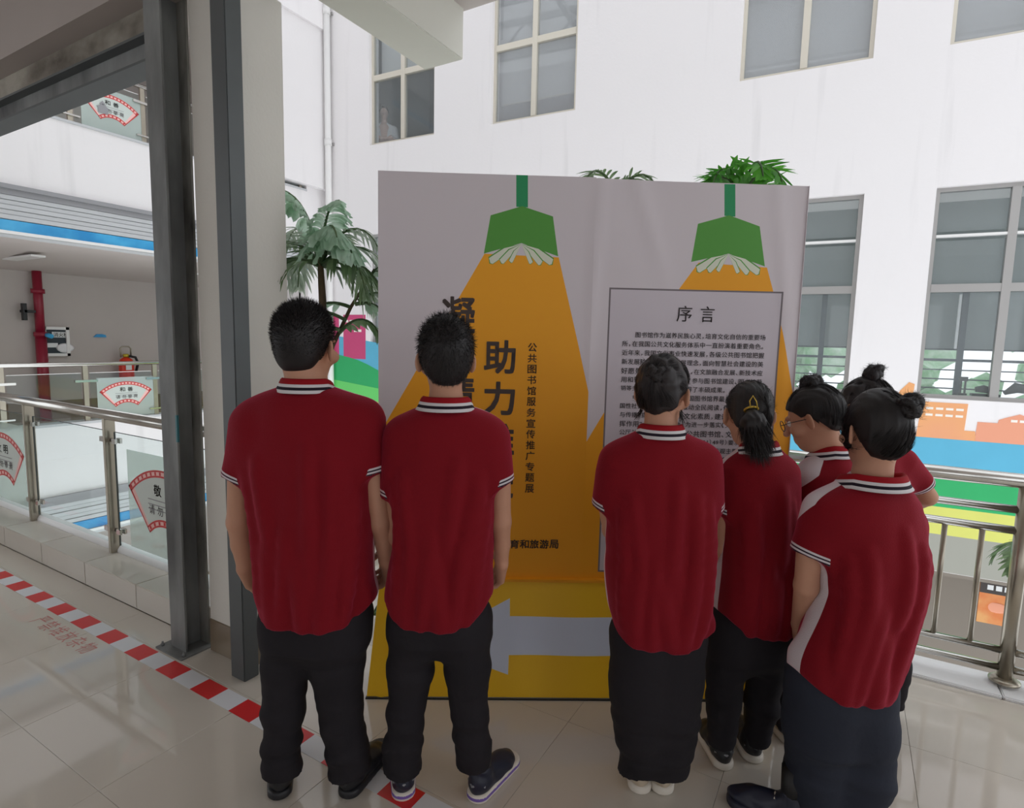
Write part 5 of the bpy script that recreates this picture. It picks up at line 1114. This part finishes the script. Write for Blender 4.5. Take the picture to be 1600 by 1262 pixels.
# her thin round glasses
hp = r5['hp']; b = bmesh.new()
for sx in (-1, 1):
    tube(b, [hp(sx*.031+.021*math.cos(t*.5236), .104, .004+.021*math.sin(t*.5236)) for t in range(13)], .0015, 6, False); tube(b, [hp(sx*.052, .103, .008), hp(sx*.074, .06, .010), hp(sx*.078, .0, .008)], .0013, 6)
tube(b, [hp(-.010, .105, .006), hp(.010, .105, .006)], .0013, 6); from_bm('glasses', b, 'dark_glass', P5.root)
visitor('girl with a high messy bun and bent elbow, mostly behind her classmates near the railing', (1372, 1128), -.55, dict(seed=13, head=(1348, 640, .0), hs=1.0, hdir=(-.45, .12, 0), neck=(1366, 692, .0), neck_r=.044,
  rows=[(688, 1350, 1386, .05), (698, 1338, 1400, .065), (710, 1328, 1412, .08), (730, 1322, 1420, .094), (790, 1325, 1420, .104), (850, 1325, 1418, .11), (920, 1322, 1415, .115), (960, 1322, 1412, .115)], hem=(.02, 0),
  sleeves=[((1335, 735, 22, .05), (1325, 790, 17, .08)), ((1406, 722, 23, 0), (1441, 758, 17, .02))],
  arms=[dict(pts=[(1325, 785, 12, .08), (1325, 830, 12, .15), (1345, 850, 9, .25)], d=dirv(.5, 1, 0), palm=dirv(0, 0, 1), thumb=RH, hs=.9), dict(pts=[(1438, 752, 13, .02), (1449, 776, 13.5, .03), (1425, 790, 10.5, .14)], d=dirv(-.7, .7, .05), palm=dirv(-.3, -.3, .9), thumb=U3, hs=.9)],
  collar=(1366, 694, 0), collar_w=54, legs=[[(1345, 960, 25), (1348, 1040, 23), (1350, 1100, 17)], [(1395, 960, 25), (1395, 1040, 23), (1392, 1100, 17)]], hip=.13, rise=.12,
  feet=[dict(heel=(1350, 1128), a=-.3, kind='canvas', s=.93), dict(heel=(1392, 1130), a=-.1, kind='canvas', s=.93)],
  hair=dict(style='bun', knot=(.0, -.045, .142), r=.029, coils=7, t=.012, tb=.010, ts=.008, lump=.002, mat='hair_soft')))
visitor('nearest girl with small dark bun and white shoulder patch, by the railing, in navy trousers', (1322, 1292), -.18, dict(seed=15, head=(1366, 677, .02), hs=1.0, hdir=(-.10, .06, 0), neck=(1362, 744, .0), neck_r=.050, skin='skin',
  rows=[(742, 1338, 1386, .055), (752, 1318, 1404, .07), (764, 1297, 1420, .084), (782, 1281, 1433, .098), (820, 1277, 1440, .112), (870, 1283, 1441, .118), (920, 1280, 1430, .122), (970, 1262, 1412, .126), (1020, 1246, 1398, .128), (1066, 1238, 1388, .128)], hem=(.035, -.012), yoke=.0, side=(-.12, .5),
  sleeves=[((1291, 802, 33, 0), (1264, 866, 26, .0)), ((1408, 815, 30, .06), (1412, 868, 22, .13))],
  arms=[dict(pts=[(1265, 858, 19, .0), (1260, 915, 18, .02), (1248, 975, 12, .12)], d=dirv(.2, .5, -.9), palm=dirv(1, -.2, 0), thumb=FH, hs=.95), dict(pts=[(1412, 865, 17, .14), (1405, 900, 17, .19), (1375, 930, 11, .30)], d=dirv(-1, .4, -.2), palm=dirv(0, -1, 0), thumb=U3, hs=.95)],
  collar=(1362, 748, 0), collar_w=96, legs=[[(1283, 1060, 46), (1277, 1130, 43), (1275, 1200, 42), (1272, 1268, 38)], [(1345, 1060, 44), (1346, 1130, 43), (1344, 1200, 43), (1336, 1268, 38)]], hip=.165, rise=.2, lk=.04, pants='trousers_navy',
  feet=[dict(heel=(1262, 1296), a=-1.05, kind='navy', s=.98), dict(heel=(1338, 1312), a=-.05, kind='navy', s=.98)],
  hair=dict(style='bun', locks=1, knot=(.015, -.108, .095), r=.029, coils=5, t=.022, tb=.010, ts=.008, line=[(-.12, -.085), (-.05, -.078), (-.03, -.03), (-.012, .012), (.012, .012), (.02, -.05), (.07, -.06), (.075, .02), (.12, .04)])))
# ------------------------------------------------------------ person behind the upper window
_q = PP(600, 205, W0+Wn*.50, Wn); pc = np.array([_q[0], _q[1], 0.]); z0 = 4.06
wpn = empty('person', (pc[0], pc[1], z0), 0, 'person in a white shirt standing with folded arms behind the upper window', 'person')
D = (O-pc); D[2] = 0; D /= np.linalg.norm(D); Rr = np.cross(D, U3)
def q3(x, y, z): return pc*[1, 1, 0]+Rr*x+D*y+U3*(z0+z)
f = Field(pc*[1, 1, 0]-[.5, .5, 0]+U3*(z0-.02), pc*[1, 1, 0]+[.5, .5, 0]+U3*(z0+1.8), .014); RR = [Rr, D, U3]
f.ell(q3(0, 0, 1.58), RR, (.075, .09, .11), .02); f.ell(q3(0, .03, 1.50), RR, (.055, .06, .07), .02); f.cone(q3(0, .09, 1.57), q3(0, .105, 1.53), .01, .014, .01); f.cone(q3(0, -.01, 1.45), q3(0, 0, 1.34), .05, .055, .03)
f.cone(q3(0, 0, 1.28), q3(0, 0, .9), .13, .12, .05)
for sx in (-1, 1):
    f.cone(q3(sx*.18, 0, 1.30), q3(sx*.22, .06, 1.03), .045, .038, .03); f.cone(q3(sx*.22, .06, 1.03), q3(-sx*.06, .20, 1.08), .037, .028, .01); hand(f, q3(-sx*.06, .20, 1.08), -Rr*sx, -D, U3, 1.0, .4)
    f.cone(q3(sx*.09, 0, .9), q3(sx*.10, 0, .08), .08, .04, .04)
V, Q_ = f.mesh(); np_mesh('body', relax(V, Q_), Q_, 'skin_window', wpn)
f = Field(pc*[1, 1, 0]-[.5, .5, 0]+U3*(z0+.8), pc*[1, 1, 0]+[.5, .5, 0]+U3*(z0+1.5), .012)
f.loft([(z0+1.40, pc[0], pc[1], .07, .06), (z0+1.36, pc[0], pc[1], .17, .09), (z0+1.25, pc[0], pc[1], .20, .115), (z0+1.05, pc[0], pc[1], .185, .12), (z0+.82, pc[0], pc[1], .18, .12)], Rr[:2], D[:2], 0)
for sx in (-1, 1): f.cone(q3(sx*.18, 0, 1.30), q3(sx*.215, .05, 1.10), .066, .06, .03, capq=True)
V, Q_ = f.mesh(); np_mesh('shirt', relax(V, Q_), Q_, 'white_fabric', wpn)
f = Field(pc*[1, 1, 0]-[.3, .3, 0]+U3*(z0+.05), pc*[1, 1, 0]+[.3, .3, 0]+U3*(z0+.95), .016)
for sx in (-1, 1): f.cone(q3(sx*.07, 0, .88), q3(sx*.10, 0, .1), .105, .07, .03)
V, Q_ = f.mesh(); np_mesh('trousers', V, Q_, 'trousers', wpn)
f = Field(q3(0, 0, 1.6)-.2, q3(0, 0, 1.6)+.2, .012); f.ell(q3(0, -.015, 1.61), RR, (.083, .095, .105), .02); X, Y, Z = f.ax[0][:, None, None]-f32(q3(0, 0, 0)[0]), f.ax[1][None, :, None]-f32(q3(0, 0, 0)[1]), f.ax[2][None, None, :]
f.cut((slice(None),)*3, f32(z0+1.56)+f32(1.0)*(X*f32(D[0])+Y*f32(D[1]))-Z, .01); V, Q_ = f.mesh(); np_mesh('hair', V, Q_, 'hair_soft', wpn)
# ============================================================ PLANTS
def leaflet(b, p, d, nrm, L, w, mi=0, droop=.3, kind='lance'):
    d = Vector(d).normalized(); s = d.cross(Vector(nrm)).normalized(); n = s.cross(d); N = 5; prev = None; p = Vector(p)
    for i in range(N+1):
        t = i/N; c = p+d*L*t-Vector((0, 0, 1))*droop*L*t*t; ww = w*(math.sin(math.pi*min(t*.92+.06, 1))**.8 if kind == 'lance' else (.12+.95*t if t < .85 else .7))
        if kind == 'fish' and i == N: ww *= .75
        r = [b.verts.new(c-s*ww), b.verts.new(c+n*ww*.25-(d*.12*L*(kind == 'fish' and i == N))), b.verts.new(c+s*ww)]
        if prev:
            for k in (0, 1): f = b.faces.new((prev[k], prev[k+1], r[k+1], r[k])); f.smooth = True; f.material_index = mi
        prev = r
def frond(parent, base, d0, L, droop, n, ll, lw, m, kind='lance', tw=0, seed=0, rach='trunk', hang=.3):
    rs = random.Random(seed); b = bmesh.new(); base = Vector(base); d = Vector(d0).normalized(); pts = [base]; N = 12
    for i in range(N): d = (d-Vector((0, 0, 1))*droop*(i+1)/N/3).normalized(); pts.append(pts[-1]+d*L/N)
    tube(b, pts, [.010*(1-.75*i/N)+.001 for i in range(N+1)], 6, mi=1)
    for k in range(n):
        t = .18+.82*k/(n-1); x = t*N; i = min(int(x), N-1); p = pts[i].lerp(pts[i+1], x-i); t3 = (pts[i+1]-pts[i]).normalized(); sd = t3.cross(Vector((0, 0, 1))).normalized(); sz = math.sin(math.pi*min(1, .22+.72*t))
        for s in (-1, 1): dd = sd*s*1.0+t3*(.7+.5*t)+Vector((rs.gauss(0, .12), rs.gauss(0, .12), rs.gauss(0, .15)-hang*.4)); leaflet(b, p, dd, t3.cross(sd*s)*s, ll*sz*rs.uniform(.8, 1.15), lw*rs.uniform(.8, 1.2), 0, hang, kind)
    return from_bm('frond', b, [m, rach], parent)
def pot(parent, x, y, r, h, name='pot'):
    b = bmesh.new(); lathe(b, [(r*.72, 0), (r*.95, h*.9), (r*1.05, h*.92), (r*1.05, h), (r*.9, h), (r*.88, h*.9)], (x, y, 0), 28); p = from_bm(name, b, 'pot_black', parent)
    b = bmesh.new(); lathe(b, [(r*.88, h*.86), (r*.86, h*.91), (.01, h*.93)], (x, y, 0), 20); from_bm('soil', b, 'soil', parent)
g0 = PZ(497, 996)+FH*.10; gx, gy = g0[0], g0[1]
pm = empty('potted_palm', (gx, gy, 0), 0, 'tall potted palm with drooping pale leaves between the white pillar and the board', 'plant')
pot(pm, gx, gy, .125, .22)
def GQ(x, y, dy=0): return PP(x, y, g0+FH*dy, FH)
tr = [Vector(GQ(500, 1000)), Vector(GQ(502, 800)), Vector(GQ(504, 600)), Vector(GQ(504, 470)), Vector(GQ(500, 400))]; tr[0] = Vector((gx, gy, .18))
b = bmesh.new(); tube(b, tr, [.026, .024, .021, .019, .014], 12); from_bm('trunk', b, 'trunk', pm)
b = bmesh.new(); b2 = [Vector(GQ(500, 600)), Vector(GQ(520, 540, .05)), Vector(GQ(548, 480, .08)), Vector(GQ(585, 420, .1))]; tube(b, b2, [.014, .011, .009, .005], 10); from_bm('branch', b, 'trunk', pm)
cr = Vector(GQ(500, 400)); rs = random.Random(4); k = 0
for (dx, dy, dz, L, dr, m, kd, hg) in [(-.7, .2, .9, .50, 1.6, 'leaf_dark', 'lance', .35), (-.9, -.1, .35, .46, 1.3, 'leaf_dark', 'lance', .4), (-.5, .6, .7, .45, 1.5, 'leaf_grey', 'lance', .4), (.7, .2, .75, .50, 1.6, 'leaf_grey', 'lance', .45), (.95, .0, .35, .48, 1.5, 'leaf_dark', 'lance', .5), (.5, .7, .6, .45, 1.5, 'leaf_grey', 'lance', .4), (.9, .5, .05, .40, 1.2, 'leaf_grey', 'lance', .5), (-.6, -.5, .3, .34, 1.4, 'leaf_dark', 'lance', .4), (.15, -.15, 1, .40, 1.0, 'leaf_pale', 'fish', .6), (.4, -.3, .9, .36, 1.4, 'leaf_pale', 'fish', .7), (-.15, -.1, 1, .42, .9, 'leaf_pale', 'fish', .6), (.1, .5, 1, .40, 1.0, 'leaf_dark', 'lance', .3), (.25, -.35, 1, .38, 1.3, 'leaf_pale', 'fish', .7), (.5, -.1, 1, .44, 1.3, 'leaf_grey', 'lance', .5), (-.35, .3, 1, .46, 1.2, 'leaf_grey', 'lance', .5), (.8, -.4, .5, .42, 1.5, 'leaf_dark', 'lance', .6), (-.8, .4, .6, .44, 1.6, 'leaf_grey', 'lance', .5)]:
    frond(pm, cr-Vector((0, 0, .05)), Vector(RH*dx+FH*dy+U3*dz), L, dr, 19, .16 if kd == 'lance' else .15, .0085 if kd == 'lance' else .026, m, kd, 0, k, 'leaf_dark', hg); k += 1
for (x, y, dyy, dx, dz, L, m, ll, lw, kd) in [(548, 480, .08, -.9, .35, .36, 'leaf_pale', .11, .018, 'lance'), (560, 470, .08, .7, .5, .30, 'leaf_grey', .10, .014, 'lance'), (520, 540, .05, -.8, .7, .34, 'leaf_pale', .12, .020, 'fish'), (585, 425, .1, .8, .3, .26, 'leaf_grey', .09, .013, 'lance'), (530, 520, .05, .8, .9, .30, 'leaf_dark', .10, .017, 'lance'), (520, 640, .05, .8, .75, .34, 'leaf_dark', .10, .017, 'fish'), (510, 660, .0, .9, .45, .30, 'leaf_dark', .09, .018, 'lance'), (500, 500, -.02, -.9, .1, .26, 'leaf_pale', .12, .02, 'fish'), (540, 500, .0, -.9, .5, .40, 'leaf_pale', .13, .022, 'fish'), (575, 440, .05, .5, .9, .24, 'leaf_pale', .10, .016, 'lance'), (530, 515, .0, -.6, .2, .30, 'leaf_pale', .14, .024, 'fish'), (555, 475, .0, .9, .2, .26, 'leaf_pale', .11, .018, 'fish'), (585, 960, -.1, .3, .9, .18, 'leaf_dark', .07, .012, 'lance')]:
    frond(pm, GQ(x, y, dyy), Vector(RH*dx+U3*dz), L, 1.5, 8, ll, lw, m, kd, 0, k, 'leaf_dark', .5); k += 1
def palm(x, y, h, label, m, n, L, seed, group=None, ll=.16, lw=.011, up=.8, z0=0, pt=True, hang=.25):
    e = empty('potted_palm', (x, y, z0), 0, label, 'plant', group); r = random.Random(seed)
    if pt: pot(e, x, y, .12, .24)
    b = bmesh.new(); tube(b, [(x, y, z0+.1), (x+.02, y, z0+h*.5), (x, y, z0+h)], [.025, .022, .014], 10); from_bm('trunk', b, 'trunk', e)
    for i in range(n):
        a = 6.283*i/n+r.uniform(-.2, .2); frond(e, (x, y, z0+h-.04), (math.cos(a), math.sin(a), up*r.uniform(.6, 1.5)), L*r.uniform(.8, 1.15), 1.3, 12, ll, lw, m, 'lance', 0, seed*50+i, 'leaf_dark', hang)
    return e
q = PP(962, 300, np.array([0, 3.02, 0]), np.array([0, 1, 0])); palm(float(q[0]), 3.02, float(q[2])+.03, 'dark leaved palm whose crown peeks over the middle of the board', 'leaf_dark', 9, .30, 21, None, .12, .008, .9)
q = PP(1160, 300, np.array([0, 3.05, 0]), np.array([0, 1, 0])); e4 = palm(float(q[0]), 3.05, float(q[2])+.02, 'bright green palm whose crown rises over the right half of the board', 'leaf_bright', 10, .30, 22, None, .15, .011, 1.1, hang=.1)
q4 = PP(1225, 250+360, np.array([0, 3.1, 0]), np.array([0, 1, 0]))
for i, (a, dz) in enumerate(((0.1, .2), (-.1, .55), (.3, -.1))): frond(e4, (float(q4[0])-.22, 3.1, float(q4[2])-.05), (math.cos(a), math.sin(a)*.3, dz), .34, 1.0, 10, .13, .012, 'leaf_pale', 'lance', 0, 90+i, 'leaf_dark', .2)
qp = PY(1640, 850, 4.1); palm(float(qp[0]), 4.1, float(qp[2])+3.0, 'dark palm growing up beyond the right railing from the lower floor', 'leaf_dark', 9, .34, 31, None, .13, .014, .35, -3.0, False)
